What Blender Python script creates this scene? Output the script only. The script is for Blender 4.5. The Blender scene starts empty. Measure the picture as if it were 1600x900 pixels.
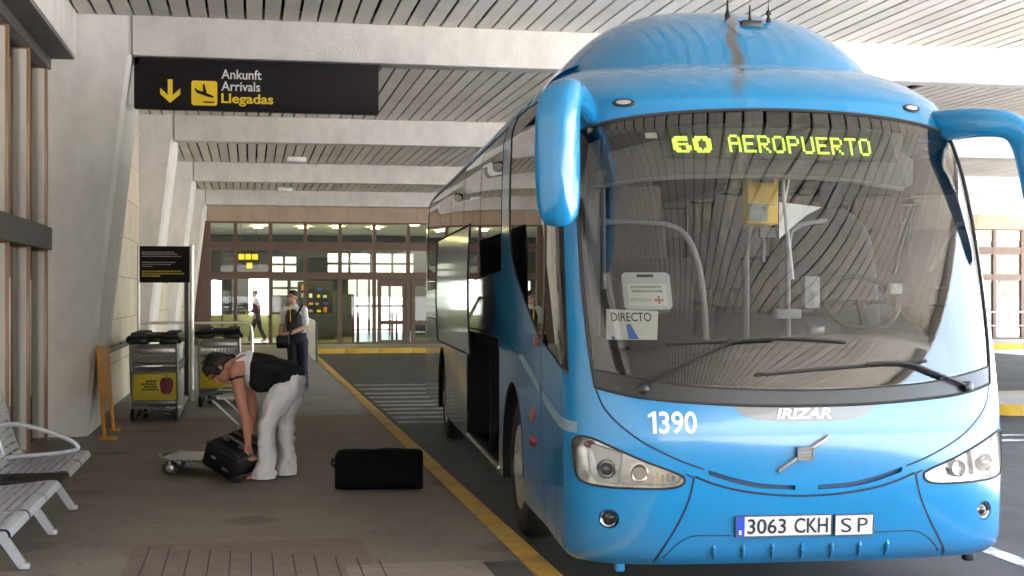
import bpy, bmesh, math, random
import numpy as np
from math import radians as R, sin, cos, pi
from mathutils import Vector, Matrix, Euler
from mathutils.geometry import delaunay_2d_cdt

random.seed(7)
sc = bpy.context.scene
COL = sc.collection

# ------------------------------------------------------------------ camera
CAM_YAW = 11.15
cam_data = bpy.data.cameras.new('camera')
cam = bpy.data.objects.new('camera', cam_data)
COL.objects.link(cam)
cam.location = (0, 0, 1.6)
cam.rotation_euler = (R(90), 0, R(-CAM_YAW))
cam_data.sensor_width = 36
cam_data.lens = 36 * 2080 / 1600
cam_data.shift_y = 9.5 / 1600
cam_data.clip_start = 0.1
cam_data.clip_end = 2000
sc.camera = cam

# ------------------------------------------------------------------ world, sun, exposure
SUN_EL, SUN_AZ = 64, 112            # azimuth from +Y (along the kerb) towards +X
world = bpy.data.worlds.new('World')
sc.world = world
world.use_nodes = True
wn = world.node_tree
bg = wn.nodes['Background']
sky = wn.nodes.new('ShaderNodeTexSky')
sky.sky_type = 'NISHITA'
sky.sun_disc = False
sky.sun_elevation = R(SUN_EL)
sky.sun_rotation = R(SUN_AZ)
sky.dust_density = 2.0
wn.links.new(sky.outputs[0], bg.inputs[0])
bg.inputs[1].default_value = 0.15
sun_data = bpy.data.lights.new('sun', 'SUN')
sun_data.energy = 4.5
sun_data.angle = R(0.5)
sun_data.color = (1.0, 0.95, 0.87)
sun = bpy.data.objects.new('sun', sun_data)
COL.objects.link(sun)
sdir = Vector((cos(R(SUN_EL)) * sin(R(SUN_AZ)), cos(R(SUN_EL)) * cos(R(SUN_AZ)), sin(R(SUN_EL))))
sun.rotation_euler = (-sdir).to_track_quat('-Z', 'Y').to_euler()
sun.location = sdir * 60
sc.view_settings.view_transform = 'Standard'
sc.view_settings.look = 'None'
sc.view_settings.gamma = 1
sc.view_settings.exposure = 4.05
sc.render.engine = 'CYCLES'
sc.cycles.max_bounces = 10
sc.cycles.diffuse_bounces = 5
sc.cycles.glossy_bounces = 4
sc.cycles.transparent_max_bounces = 24
sc.cycles.use_denoising = True
sc.cycles.sample_clamp_indirect = 6

# ------------------------------------------------------------------ materials
def nodes_of(m):
    nt = m.node_tree
    return nt, nt.nodes, nt.links

def M(name, col, rough=0.55, metal=0.0, var=0.0, vscale=4.0, bump=0.0, bscale=40.0, spec=0.5, coat=0.0, emit=None, dirt=None, dscale=1.2, damt=0.5, stretch=None):
    """principled surface with noise in its colour, an optional dirt tone in large patches and a fine bump"""
    m = bpy.data.materials.new(name)
    m.use_nodes = True
    nt, N, L = nodes_of(m)
    b = N['Principled BSDF']
    b.inputs['Base Color'].default_value = (*col, 1)
    b.inputs['Roughness'].default_value = rough
    b.inputs['Metallic'].default_value = metal
    b.inputs['Specular IOR Level'].default_value = spec
    b.inputs['Coat Weight'].default_value = coat
    b.inputs['Coat Roughness'].default_value = 0.04
    if emit:
        b.inputs['Emission Color'].default_value = (*emit[0], 1)
        b.inputs['Emission Strength'].default_value = emit[1]
    if var or bump or dirt:
        tc = N.new('ShaderNodeTexCoord')
        src = tc.outputs['Object']
        if stretch:
            mp = N.new('ShaderNodeMapping')
            mp.inputs['Scale'].default_value = stretch
            L.new(src, mp.inputs[0])
            src = mp.outputs[0]
        out = None
        if var:
            n = N.new('ShaderNodeTexNoise')
            n.inputs['Scale'].default_value = vscale
            n.inputs['Detail'].default_value = 6
            n.inputs['Roughness'].default_value = 0.65
            L.new(src, n.inputs['Vector'])
            mr = N.new('ShaderNodeMapRange')
            mr.inputs[1].default_value = 0.3
            mr.inputs[2].default_value = 0.7
            mr.inputs[3].default_value = 1 - var
            mr.inputs[4].default_value = 1 + var
            L.new(n.outputs[0], mr.inputs[0])
            mx = N.new('ShaderNodeMix')
            mx.data_type = 'RGBA'
            mx.blend_type = 'MULTIPLY'
            mx.inputs[0].default_value = 1
            mx.inputs[6].default_value = (*col, 1)
            L.new(mr.outputs[0], mx.inputs[7])
            out = mx.outputs[2]
        if dirt:
            n2 = N.new('ShaderNodeTexNoise')
            n2.inputs['Scale'].default_value = dscale
            n2.inputs['Detail'].default_value = 8
            n2.inputs['Roughness'].default_value = 0.7
            L.new(src, n2.inputs['Vector'])
            m2 = N.new('ShaderNodeMapRange')
            m2.inputs[1].default_value = 0.48
            m2.inputs[2].default_value = 0.68
            m2.inputs[3].default_value = 0
            m2.inputs[4].default_value = damt
            L.new(n2.outputs[0], m2.inputs[0])
            mx2 = N.new('ShaderNodeMix')
            mx2.data_type = 'RGBA'
            mx2.inputs[6].default_value = (*col, 1)
            mx2.inputs[7].default_value = (*dirt, 1)
            L.new(m2.outputs[0], mx2.inputs[0])
            if out:
                L.new(out, mx2.inputs[6])
            out = mx2.outputs[2]
        if out:
            L.new(out, b.inputs['Base Color'])
        if bump:
            n3 = N.new('ShaderNodeTexNoise')
            n3.inputs['Scale'].default_value = bscale
            n3.inputs['Detail'].default_value = 5
            L.new(src, n3.inputs['Vector'])
            bp = N.new('ShaderNodeBump')
            bp.inputs['Strength'].default_value = bump
            bp.inputs['Distance'].default_value = 0.01
            L.new(n3.outputs[0], bp.inputs['Height'])
            L.new(bp.outputs[0], b.inputs['Normal'])
    return m

def glass(name, tint, ior=1.5, rough=0.0, gain=1.0):
    """a thin pane: clear tinted transmission plus a mirror reflection by Fresnel"""
    m = bpy.data.materials.new(name)
    m.use_nodes = True
    nt, N, L = nodes_of(m)
    N.remove(N['Principled BSDF'])
    tr = N.new('ShaderNodeBsdfTransparent')
    tr.inputs[0].default_value = (*tint, 1)
    gl = N.new('ShaderNodeBsdfGlossy')
    gl.inputs['Roughness'].default_value = rough
    fr = N.new('ShaderNodeFresnel')
    fr.inputs[0].default_value = ior
    mu = N.new('ShaderNodeMath')
    mu.operation = 'MULTIPLY'
    mu.use_clamp = True
    mu.inputs[1].default_value = gain
    L.new(fr.outputs[0], mu.inputs[0])
    mix = N.new('ShaderNodeMixShader')
    L.new(mu.outputs[0], mix.inputs[0])
    L.new(tr.outputs[0], mix.inputs[1])
    L.new(gl.outputs[0], mix.inputs[2])
    L.new(mix.outputs[0], N['Material Output'].inputs[0])
    return m

def paving(name, col, joint, tw, th, jw, var=0.15, rough=0.75, dirt=None, damt=0.5):
    m = M(name, col, rough, var=var, vscale=1.6, bump=0.25, bscale=60, dirt=dirt, dscale=0.55, damt=damt)
    nt, N, L = nodes_of(m)
    b = N['Principled BSDF']
    base = b.inputs['Base Color'].links[0].from_socket
    tc = N.new('ShaderNodeTexCoord')
    br = N.new('ShaderNodeTexBrick')
    br.inputs['Scale'].default_value = 1
    br.inputs['Brick Width'].default_value = tw
    br.inputs['Row Height'].default_value = th
    br.inputs['Mortar Size'].default_value = jw
    br.inputs['Mortar Smooth'].default_value = 0.3
    br.inputs['Color1'].default_value = (1, 1, 1, 1)
    br.inputs['Color2'].default_value = (0.93, 0.935, 0.94, 1)
    br.inputs['Mortar'].default_value = (*joint, 1)
    br.offset = 0.5
    L.new(tc.outputs['Object'], br.inputs['Vector'])
    mx = N.new('ShaderNodeMix')
    mx.data_type = 'RGBA'
    mx.blend_type = 'MULTIPLY'
    mx.inputs[0].default_value = 1
    L.new(base, mx.inputs[6])
    L.new(br.outputs[0], mx.inputs[7])
    L.new(mx.outputs[2], b.inputs['Base Color'])
    return m

def paint_worn(name, col, under, amt=0.5, scale=7.0, rough=0.6):
    """road paint worn through to what lies under it"""
    m = M(name, col, rough, bump=0.2, bscale=50)
    nt, N, L = nodes_of(m)
    b = N['Principled BSDF']
    tc = N.new('ShaderNodeTexCoord')
    n = N.new('ShaderNodeTexNoise')
    n.inputs['Scale'].default_value = scale
    n.inputs['Detail'].default_value = 9
    n.inputs['Roughness'].default_value = 0.75
    L.new(tc.outputs['Object'], n.inputs['Vector'])
    mr = N.new('ShaderNodeMapRange')
    mr.inputs[1].default_value = 0.46
    mr.inputs[2].default_value = 0.64
    mr.inputs[3].default_value = 0.05
    mr.inputs[4].default_value = amt
    L.new(n.outputs[0], mr.inputs[0])
    mx = N.new('ShaderNodeMix')
    mx.data_type = 'RGBA'
    mx.inputs[6].default_value = (*col, 1)
    mx.inputs[7].default_value = (*under, 1)
    L.new(mr.outputs[0], mx.inputs[0])
    L.new(mx.outputs[2], b.inputs['Base Color'])
    return m

ASPH = (0.052, 0.052, 0.055)
m_asphalt = M('asphalt', ASPH, 0.8, var=0.25, vscale=2.5, bump=0.5, bscale=120, dirt=(0.025, 0.024, 0.023), dscale=0.5, damt=0.7)
m_plaza = M('pale_concrete', (0.42, 0.40, 0.37), 0.85, var=0.12, vscale=0.6, bump=0.2)
m_pave = paving('brown_paving', (0.235, 0.192, 0.16), (0.86, 0.85, 0.84), 1.2, 0.6, 0.006, dirt=(0.155, 0.126, 0.105))
m_pave_grey = paving('grey_paving', (0.27, 0.265, 0.26), (0.8, 0.8, 0.8), 1.2, 1.2, 0.008, dirt=(0.2, 0.195, 0.19))
m_tactile = M('reddish_paving', (0.19, 0.14, 0.115), 0.75, var=0.18, vscale=6, bump=0.3)
m_joint = M('dark_joint', (0.075, 0.055, 0.047), 0.9)
m_patch = M('pale_cover', (0.26, 0.21, 0.175), 0.7, var=0.2, vscale=8, bump=0.2)
m_yellow_kerb = paint_worn('yellow_kerb_paint', (0.56, 0.33, 0.045), (0.26, 0.18, 0.085), 0.7, 4)
m_yellow_far = paint_worn('yellow_kerb_paint_fresh', (0.62, 0.36, 0.02), (0.3, 0.2, 0.06), 0.45, 3)
m_kerbside = M('kerb_stone', (0.13, 0.12, 0.11), 0.85, var=0.2, bump=0.3)
m_white_road = paint_worn('white_road_paint', (0.62, 0.62, 0.60), ASPH, 0.95, 6)
m_white_road2 = paint_worn('white_road_paint_worn', (0.30, 0.30, 0.30), ASPH, 1.0, 2.2)
m_conc = M('painted_concrete', (0.68, 0.66, 0.63), 0.8, var=0.09, vscale=3.5, bump=0.6, bscale=45, dirt=(0.45, 0.43, 0.40), dscale=1.1, damt=0.5, stretch=(1, 1, 0.75))
m_slat = M('ceiling_slat', (0.76, 0.715, 0.655), 0.55, var=0.05, vscale=1.2, dirt=(0.5, 0.47, 0.43), dscale=0.7, damt=0.5)
m_void = M('black_void', (0.006, 0.0055, 0.005), 0.9)
m_roofing = M('light_block_roof', (0.3, 0.3, 0.3), 0.9)
m_stone = M('cream_stone', (0.56, 0.49, 0.38), 0.75, var=0.12, vscale=3, bump=0.2, dirt=(0.42, 0.35, 0.26), dscale=1.4, damt=0.5)
m_fascia = M('beige_fascia', (0.40, 0.30, 0.22), 0.7, var=0.1, vscale=2, dirt=(0.3, 0.21, 0.15), damt=0.6)
m_brown = M('brown_frame', (0.11, 0.062, 0.042), 0.5, var=0.15, vscale=5)
m_bronze = M('bronze_frame', (0.30, 0.17, 0.105), 0.4, metal=0.3, var=0.12, vscale=6)
m_cream_frame = M('pale_frame', (0.62, 0.57, 0.51), 0.45, var=0.06)
m_dkgrey = M('dark_grey_metal', (0.075, 0.07, 0.066), 0.5, var=0.12)
m_soffit = M('shaded_soffit', (0.15, 0.145, 0.14), 0.75, var=0.15, vscale=3)
m_curtain = M('pale_interior_panel', (0.78, 0.75, 0.7), 0.7, var=0.1, vscale=2, stretch=(6, 6, 0.4))
m_olive = M('olive_floor', (0.17, 0.16, 0.045), 0.25, var=0.1, vscale=2)
m_olivewall = M('olive_wall', (0.20, 0.19, 0.06), 0.6, var=0.12, vscale=1.5)
m_darkint = M('dark_interior', (0.035, 0.037, 0.03), 0.6, var=0.4, vscale=2)
m_whitewall = M('white_wall', (0.72, 0.72, 0.68), 0.7, var=0.05)
m_lamp = M('lamp_glow', (0.9, 0.8, 0.4), 0.5, emit=((1.0, 0.82, 0.32), 5))
m_lightbox = M('advert_lightbox', (0.8, 0.85, 0.8), 0.5, var=0.2, vscale=1.3, emit=((0.93, 1.0, 0.93), 0.7))
m_red = M('red_metal', (0.16, 0.012, 0.018), 0.45)
m_cart = M('trolley_steel', (0.42, 0.41, 0.40), 0.3, metal=0.9, var=0.15, vscale=20)
m_backglass = glass('daylight_dimming_glass', (0.34, 0.36, 0.31), 1.5)
m_glassb = glass('window_glass', (0.86, 0.9, 0.86), 1.5)
m_glassl = glass('entrance_glass', (0.9, 0.9, 0.88), 1.6, gain=1.2)

m_blue = M('blue_coach_paint', (0.004, 0.20, 0.46), 0.22, coat=0.6, spec=0.5, bump=0.02, bscale=3, dirt=(0.01, 0.18, 0.40), dscale=2.2, damt=0.45)
m_bluedull = M('blue_unlacquered', (0.012, 0.18, 0.46), 0.4, coat=0.2)
m_stripe = M('pale_blue_stripe', (0.22, 0.34, 0.42), 0.35, coat=0.4, var=0.08)
m_dash = M('dash_plastic', (0.005, 0.005, 0.0055), 0.7, spec=0.2, var=0.2, vscale=20)
m_black = M('black_trim', (0.014, 0.014, 0.015), 0.35, var=0.2, vscale=20)
m_black_gloss = M('black_enamel', (0.008, 0.008, 0.009), 0.08)
m_rubber = M('rubber', (0.018, 0.018, 0.018), 0.75, var=0.2, vscale=15, bump=0.2)
m_slot = M('slot_shade_blue', (0.003, 0.045, 0.12), 0.5)  # blue darkened to paint the shade inside the air slots
m_gap_and_shade = M('panel_gap', (0.004, 0.012, 0.03), 0.7)  # joint colour, also paints the shade creases of the lower lip
m_wind = glass('windscreen_glass', (0.76, 0.78, 0.78), 1.55, gain=1.85)
m_tint = glass('tinted_side_glass', (0.16, 0.17, 0.17), 1.65, gain=1.5)
m_cabglass = glass('cab_glass', (0.80, 0.85, 0.85), 1.5)
m_tintclear = glass('tinted_open_side_glass', (0.34, 0.36, 0.36), 1.5)
m_doorglass = glass('door_glass', (0.42, 0.45, 0.45), 1.7, gain=1.6)
m_clear = glass('lamp_cover', (0.93, 0.93, 0.92), 1.45)
m_chrome = M('chrome', (0.78, 0.78, 0.78), 0.12, metal=1.0)
m_reflector = M('reflector', (0.72, 0.72, 0.71), 0.22, metal=0.85, var=0.2, vscale=9)
m_amber = M('amber_plastic', (0.28, 0.075, 0.025), 0.3)
m_redlamp = M('red_reflector', (0.25, 0.02, 0.015), 0.25)
m_lensgrey = M('projector_glass', (0.20, 0.20, 0.22), 0.08, metal=0.5)
m_lens = M('dark_lens', (0.02, 0.02, 0.024), 0.06)
m_white = M('white_paint', (0.80, 0.80, 0.79), 0.4)
m_plate = M('plate_white', (0.66, 0.66, 0.68), 0.35, var=0.04)
m_plateblue = M('plate_blue', (0.02, 0.06, 0.5), 0.35)
m_ink = M('black_ink', (0.012, 0.012, 0.018), 0.5)
m_graphite = M('grey_enamel', (0.14, 0.135, 0.14), 0.25, coat=0.5)
m_led_panel = M('led_board', (0.07, 0.07, 0.068), 0.6)
m_led = M('led_dot', (0.40, 0.7, 0.05), 0.5, emit=((0.46, 0.85, 0.05), 0.20))
m_blind = M('grey_blind', (0.15, 0.145, 0.142), 0.8, var=0.15, vscale=5, stretch=(9, 1, 0.4))
m_cabin = M('cabin_lining', (0.03, 0.028, 0.028), 0.8, var=0.1)
m_cabin_pale = M('cabin_pale', (0.2, 0.2, 0.205), 0.7)
m_seat = M('seat_fabric', (0.035, 0.029, 0.032), 0.9, var=0.3, vscale=25)
m_headrest = M('headrest_cloth', (0.12, 0.088, 0.082), 0.9, var=0.2, vscale=14)
m_driver = M('driver_seat_fabric', (0.016, 0.0145, 0.015), 0.9, var=0.2, vscale=12)
m_ticket = M('ticket_yellow', (0.85, 0.52, 0.005), 0.4)
m_ticketgrey = M('ticket_grey', (0.33, 0.36, 0.33), 0.5)
m_steel = M('steel_tube', (0.22, 0.21, 0.195), 0.55, metal=0.3)
m_greypole = M('grey_pole', (0.09, 0.09, 0.09), 0.5)
m_pale = M('pale_plastic', (0.62, 0.64, 0.66), 0.45)
m_cardwhite = M('white_card', (0.80, 0.81, 0.76), 0.6)
m_cardblue = M('blue_print', (0.02, 0.14, 0.62), 0.5)
m_pink = M('pale_red_print', (0.6, 0.25, 0.2), 0.5)
m_greyprint = M('grey_print', (0.25, 0.28, 0.3), 0.6)
m_paper = M('paper', (0.7, 0.7, 0.7), 0.7)
m_wheel = M('wheel_rim', (0.42, 0.41, 0.38), 0.45, metal=0.4, var=0.25, vscale=8)
m_under = M('underbody', (0.012, 0.012, 0.012), 0.9)

m_sign = M('sign_charcoal', (0.015, 0.013, 0.0135), 0.6, var=0.1, spec=0.15)
m_signwhite = M('sign_white', (0.66, 0.65, 0.63), 0.5)
m_signyellow = M('sign_yellow', (0.82, 0.58, 0.0), 0.5)
m_board = M('board_black', (0.014, 0.011, 0.010), 0.7, spec=0.2)
m_alu = M('aluminium', (0.62, 0.60, 0.56), 0.3, metal=0.85, var=0.08)
m_ygrey = M('grey_lettering', (0.35, 0.34, 0.33), 0.6)
m_yletter = M('yellow_lettering', (0.5, 0.42, 0.03), 0.6)
m_adyellow = M('advert_yellow', (0.62, 0.50, 0.03), 0.45, var=0.06)
m_fruit = M('fruit_red', (0.22, 0.01, 0.035), 0.45, var=0.2, vscale=30)
m_plastic = M('black_plastic', (0.016, 0.016, 0.018), 0.3)
m_orange = M('orange_paint', (0.62, 0.24, 0.012), 0.45, var=0.1)
m_bench = M('bench_grey_paint', (0.36, 0.36, 0.385), 0.35, metal=0.15, var=0.05)
m_bagblack = M('black_nylon', (0.004, 0.004, 0.0045), 0.9, spec=0.15, var=0.4, vscale=8, bump=0.3, bscale=25)
m_caseblack = M('suitcase_fabric', (0.005, 0.005, 0.006), 0.45, bump=0.4, bscale=40)
m_casegrey = M('suitcase_trim', (0.10, 0.10, 0.105), 0.35)
m_skin = M('skin', (0.52, 0.225, 0.15), 0.55, var=0.08, vscale=8)
m_skinpale = M('skin_pale', (0.50, 0.25, 0.18), 0.55)
m_hair = M('dark_hair', (0.009, 0.0055, 0.0045), 0.5, var=0.5, vscale=40, bump=0.8, bscale=50)
m_blacktop = M('black_cloth', (0.004, 0.004, 0.0045), 0.9, bump=0.4, bscale=14)
m_whitecloth = M('white_cloth', (0.78, 0.77, 0.80), 0.85, bump=0.5, bscale=9)
m_trousers = M('white_trousers', (0.76, 0.73, 0.77), 0.85, bump=0.7, bscale=7, var=0.04)
m_navy = M('navy_cloth', (0.018, 0.02, 0.04), 0.85)
m_vest = M('charcoal_waistcoat', (0.05, 0.052, 0.05), 0.85)
m_tie = M('yellow_tie', (0.6, 0.36, 0.02), 0.7)
m_maroon = M('maroon_cloth', (0.10, 0.02, 0.025), 0.85)
m_darkcloth = M('dark_cloth', (0.03, 0.03, 0.034), 0.85)
m_fence = M('cream_fence', (0.84, 0.81, 0.74), 0.6, var=0.08)

def board_tones(m, pitch, amt):
    """each ceiling board its own slightly different tone"""
    nt, N, L = nodes_of(m)
    b = N['Principled BSDF']
    base = b.inputs['Base Color'].links[0].from_socket
    tc = N.new('ShaderNodeTexCoord'); sp = N.new('ShaderNodeSeparateXYZ'); L.new(tc.outputs['Object'], sp.inputs[0])
    def mth(op, a, v):
        n = N.new('ShaderNodeMath'); n.operation = op; L.new(a, n.inputs[0]); n.inputs[1].default_value = v; return n.outputs[0]
    fx = mth('FLOOR', mth('DIVIDE', mth('ADD', sp.outputs[0], 1.89), pitch), 0)
    fy = mth('FLOOR', mth('DIVIDE', mth('ADD', sp.outputs[1], 1.25), 8.5), 0)
    cb = N.new('ShaderNodeCombineXYZ'); L.new(fx, cb.inputs[0]); L.new(fy, cb.inputs[1])
    wn_ = N.new('ShaderNodeTexWhiteNoise'); L.new(cb.outputs[0], wn_.inputs['Vector'])
    mr = N.new('ShaderNodeMapRange'); mr.inputs[3].default_value = 1 - amt; mr.inputs[4].default_value = 1.04; L.new(wn_.outputs[0], mr.inputs[0])
    mx = N.new('ShaderNodeMix'); mx.data_type = 'RGBA'; mx.blend_type = 'MULTIPLY'; mx.inputs[0].default_value = 1
    L.new(base, mx.inputs[6]); L.new(mr.outputs[0], mx.inputs[7]); L.new(mx.outputs[2], b.inputs['Base Color'])
board_tones(m_slat, .205, .16)

def spots(m, scale, size, col, keep, stretch=(1, 1, 1), amt=.7):
    """small stains of their own shape (chewing gum, oil drops, tyre marks) strewn over a floor"""
    nt, N, L = nodes_of(m)
    b = N['Principled BSDF']
    base = b.inputs['Base Color'].links[0].from_socket
    tc = N.new('ShaderNodeTexCoord'); mp = N.new('ShaderNodeMapping'); mp.inputs['Scale'].default_value = stretch
    L.new(tc.outputs['Object'], mp.inputs[0])
    vo = N.new('ShaderNodeTexVoronoi'); vo.voronoi_dimensions = '2D'; vo.inputs['Scale'].default_value = scale; L.new(mp.outputs[0], vo.inputs['Vector'])
    def mr(v, a, c, lo, hi):
        n = N.new('ShaderNodeMapRange'); n.inputs[1].default_value = a; n.inputs[2].default_value = c; n.inputs[3].default_value = lo; n.inputs[4].default_value = hi
        L.new(v, n.inputs[0]); return n.outputs[0]
    sp = N.new('ShaderNodeSeparateColor'); L.new(vo.outputs['Color'], sp.inputs[0])
    mu = N.new('ShaderNodeMath'); mu.operation = 'MULTIPLY'
    L.new(mr(vo.outputs['Distance'], size * .6, size, amt, 0), mu.inputs[0]); L.new(mr(sp.outputs[0], keep, keep + .05, 1, 0), mu.inputs[1])
    mx = N.new('ShaderNodeMix'); mx.data_type = 'RGBA'
    L.new(mu.outputs[0], mx.inputs[0]); L.new(base, mx.inputs[6]); mx.inputs[7].default_value = (*col, 1)
    L.new(mx.outputs[2], b.inputs['Base Color'])
spots(m_pave, 2.6, .06, (.06, .05, .045), .5, amt=.55)
spots(m_pave, .7, .16, (.10, .08, .065), .3, amt=.5)
spots(m_pave_grey, 2.2, .07, (.10, .10, .10), .4, amt=.5)
spots(m_asphalt, .9, .22, (.02, .02, .02), .45, amt=.7)
spots(m_asphalt, 1.0, .35, (.035, .035, .036), .5, stretch=(1.3, .09, 1), amt=.6)

# ------------------------------------------------------------------ building blocks
class MB:
    """collects shapes and links them as one mesh object"""
    def __init__(s):
        s.v = []; s.f = []
    def add(s, vs, fs):
        o = len(s.v)
        s.v += [tuple(p) for p in vs]
        s.f += [tuple(i + o for i in f) for f in fs]
        return s
    def bm(s, b, mat=None):
        b.verts.ensure_lookup_table(); b.verts.index_update()
        vs = [(mat @ v.co if mat else v.co)[:] for v in b.verts]
        s.add(vs, [[v.index for v in f.verts] for f in b.faces])
        b.free()
        return s
    def box(s, x0, x1, y0, y1, z0, z1, bev=0.0, mat=None, seg=2):
        b = bmesh.new()
        bmesh.ops.create_cube(b, size=1)
        for v in b.verts:
            v.co = Vector(((x0 + x1) / 2 + v.co.x * (x1 - x0), (y0 + y1) / 2 + v.co.y * (y1 - y0), (z0 + z1) / 2 + v.co.z * (z1 - z0)))
        if bev:
            bmesh.ops.bevel(b, geom=b.edges[:], offset=bev, segments=seg, affect='EDGES', profile=0.5)
        return s.bm(b, mat)
    def tube(s, path, r, seg=10, closed=False, cap=True):
        P = [Vector(p) for p in path]
        n = len(P)
        rr = r if isinstance(r, (list, tuple)) else [r] * n
        T = []
        for i in range(n):
            a = P[(i - 1) % n] if (closed or i > 0) else P[i]
            b = P[(i + 1) % n] if (closed or i < n - 1) else P[i]
            T.append((b - a).normalized())
        up = Vector((0, 0, 1)) if abs(T[0].z) < 0.9 else Vector((1, 0, 0))
        nrm = (up - T[0] * up.dot(T[0])).normalized()
        vs, fs = [], []
        for i in range(n):
            nrm = (nrm - T[i] * nrm.dot(T[i])).normalized()
            bi = T[i].cross(nrm)
            q = rr[i] if isinstance(rr[i], (list, tuple)) else (rr[i], rr[i])
            for k in range(seg):
                a = 2 * pi * k / seg
                vs.append(P[i] + nrm * cos(a) * q[0] + bi * sin(a) * q[1])
        m = n if closed else n - 1
        for i in range(m):
            for k in range(seg):
                a, b = i * seg + k, i * seg + (k + 1) % seg
                j = (i + 1) % n
                fs.append((a, b, j * seg + (k + 1) % seg, j * seg + k))
        if cap and not closed:
            fs.append(tuple(range(seg))[::-1])
            fs.append(tuple((n - 1) * seg + k for k in range(seg)))
        return s.add(vs, fs)
    def lathe(s, prof, mat, seg=32):
        """profile of (radius, height) turned about local z, then placed by mat"""
        vs, fs = [], []
        n = len(prof)
        for r, h in prof:
            for k in range(seg):
                a = 2 * pi * k / seg
                vs.append(mat @ Vector((r * cos(a), r * sin(a), h)))
        for i in range(n - 1):
            for k in range(seg):
                fs.append((i * seg + k, i * seg + (k + 1) % seg, (i + 1) * seg + (k + 1) % seg, (i + 1) * seg + k))
        fs.append(tuple(range(seg))[::-1])
        fs.append(tuple((n - 1) * seg + k for k in range(seg)))
        return s.add(vs, fs)
    def prism(s, poly, fn, d0, d1):
        """closed outline of 2-D points extruded from d0 to d1; fn(a, b, d) gives the 3-D point"""
        n = len(poly)
        vs = [fn(a, b, d0) for a, b in poly] + [fn(a, b, d1) for a, b in poly]
        fs = [tuple(range(n))[::-1], tuple(range(n, 2 * n))]
        fs += [(i, (i + 1) % n, n + (i + 1) % n, n + i) for i in range(n)]
        return s.add(vs, fs)
    def grid(s, fn, nu, nv):
        vs = [fn(i / nu, j / nv) for j in range(nv + 1) for i in range(nu + 1)]
        w = nu + 1
        fs = [(j * w + i, j * w + i + 1, (j + 1) * w + i + 1, (j + 1) * w + i) for j in range(nv) for i in range(nu)]
        return s.add(vs, fs)
    def build(s, name, m, parent=None, angle=35, smooth=True, fix=True):
        me = bpy.data.meshes.new(name)
        me.from_pydata(s.v, [], s.f)
        if fix:
            b = bmesh.new(); b.from_mesh(me)
            bmesh.ops.recalc_face_normals(b, faces=b.faces[:])
            b.to_mesh(me); b.free()
        me.materials.append(m)
        if smooth and len(me.polygons):
            me.polygons.foreach_set('use_smooth', [True] * len(me.polygons))
            me.set_sharp_from_angle(angle=R(angle))
        o = bpy.data.objects.new(name, me)
        COL.objects.link(o)
        o.parent = parent
        return o

def tag(o, label=None, cat=None, group=None, kind=None):
    if label: o['label'] = label
    if cat: o['category'] = cat
    if group: o['group'] = group
    if kind: o['kind'] = kind
    return o

def thing(name, loc, rz=0.0, label=None, cat=None, group=None):
    o = bpy.data.objects.new(name, None)
    o.empty_display_size = 0.2
    COL.objects.link(o)
    o.location = loc
    o.rotation_euler = (0, 0, rz)
    return tag(o, label, cat, group)

def copy_tree(o, parent=None, own=True):
    c = o.copy()
    COL.objects.link(c)
    c.parent = parent
    for ch in list(o.children):
        copy_tree(ch, c)
    return c

def text_mesh(txt, bold=0.0, shear=0.0, space=1.0):
    """outline of a word in the built-in face, as (vertices in the unit box, faces, width/height)"""
    cu = bpy.data.curves.new('lettering', 'FONT')
    cu.body = txt
    cu.offset = bold
    cu.shear = shear
    cu.space_character = space
    cu.resolution_u = 4
    o = bpy.data.objects.new('lettering', cu)
    me = bpy.data.meshes.new_from_object(o)
    vs = np.array([v.co[:2] for v in me.vertices])
    fs = [tuple(p.vertices) for p in me.polygons]
    lo, hi = vs.min(0), vs.max(0)
    bpy.data.objects.remove(o); bpy.data.curves.remove(cu); bpy.data.meshes.remove(me)
    return (vs - lo) / (hi - lo), fs, (hi - lo)[0] / (hi - lo)[1]

def text_on(name, txt, m, parent, fn, x0, x1, z0, z1, bold=0.0, shear=0.0, space=1.0):
    """lettering laid out over x0..x1, z0..z1 of the surface fn(x, z)"""
    vs, fs, asp = text_mesh(txt, bold, shear, space)
    mb = MB()
    mb.add([fn(x0 + (x1 - x0) * a, z0 + (z1 - z0) * b) for a, b in vs], fs)
    return mb.build(name, m, parent, smooth=False, fix=False)

def inside(poly, pts):
    """points inside a polygon (even-odd), vectorised"""
    poly = np.asarray(poly); x, y = pts[:, 0], pts[:, 1]
    r = np.zeros(len(pts), bool)
    n = len(poly)
    for i in range(n):
        x1, y1 = poly[i]; x2, y2 = poly[(i + 1) % n]
        c = (y1 > y) != (y2 > y)
        with np.errstate(divide='ignore', invalid='ignore'):
            xi = (x2 - x1) * (y - y1) / (y2 - y1) + x1
        r ^= c & (x < xi)
    return r

def smooth_loop(pts, n=8, closed=True):
    """Catmull-Rom through the points"""
    P = [np.array(p, float) for p in pts]
    m = len(P); out = []
    rng = m if closed else m - 1
    for i in range(rng):
        g = (lambda k: P[k % m]) if closed else (lambda k: P[min(max(k, 0), m - 1)])
        p0, p1, p2, p3 = g(i - 1), g(i), g(i + 1), g(i + 2)
        for k in range(n):
            t = k / n
            out.append(0.5 * (2 * p1 + (p2 - p0) * t + (2 * p0 - 5 * p1 + 4 * p2 - p3) * t * t + (3 * p1 - p0 - 3 * p2 + p3) * t ** 3))
    if not closed: out.append(P[-1])
    return [tuple(p) for p in out]

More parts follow.
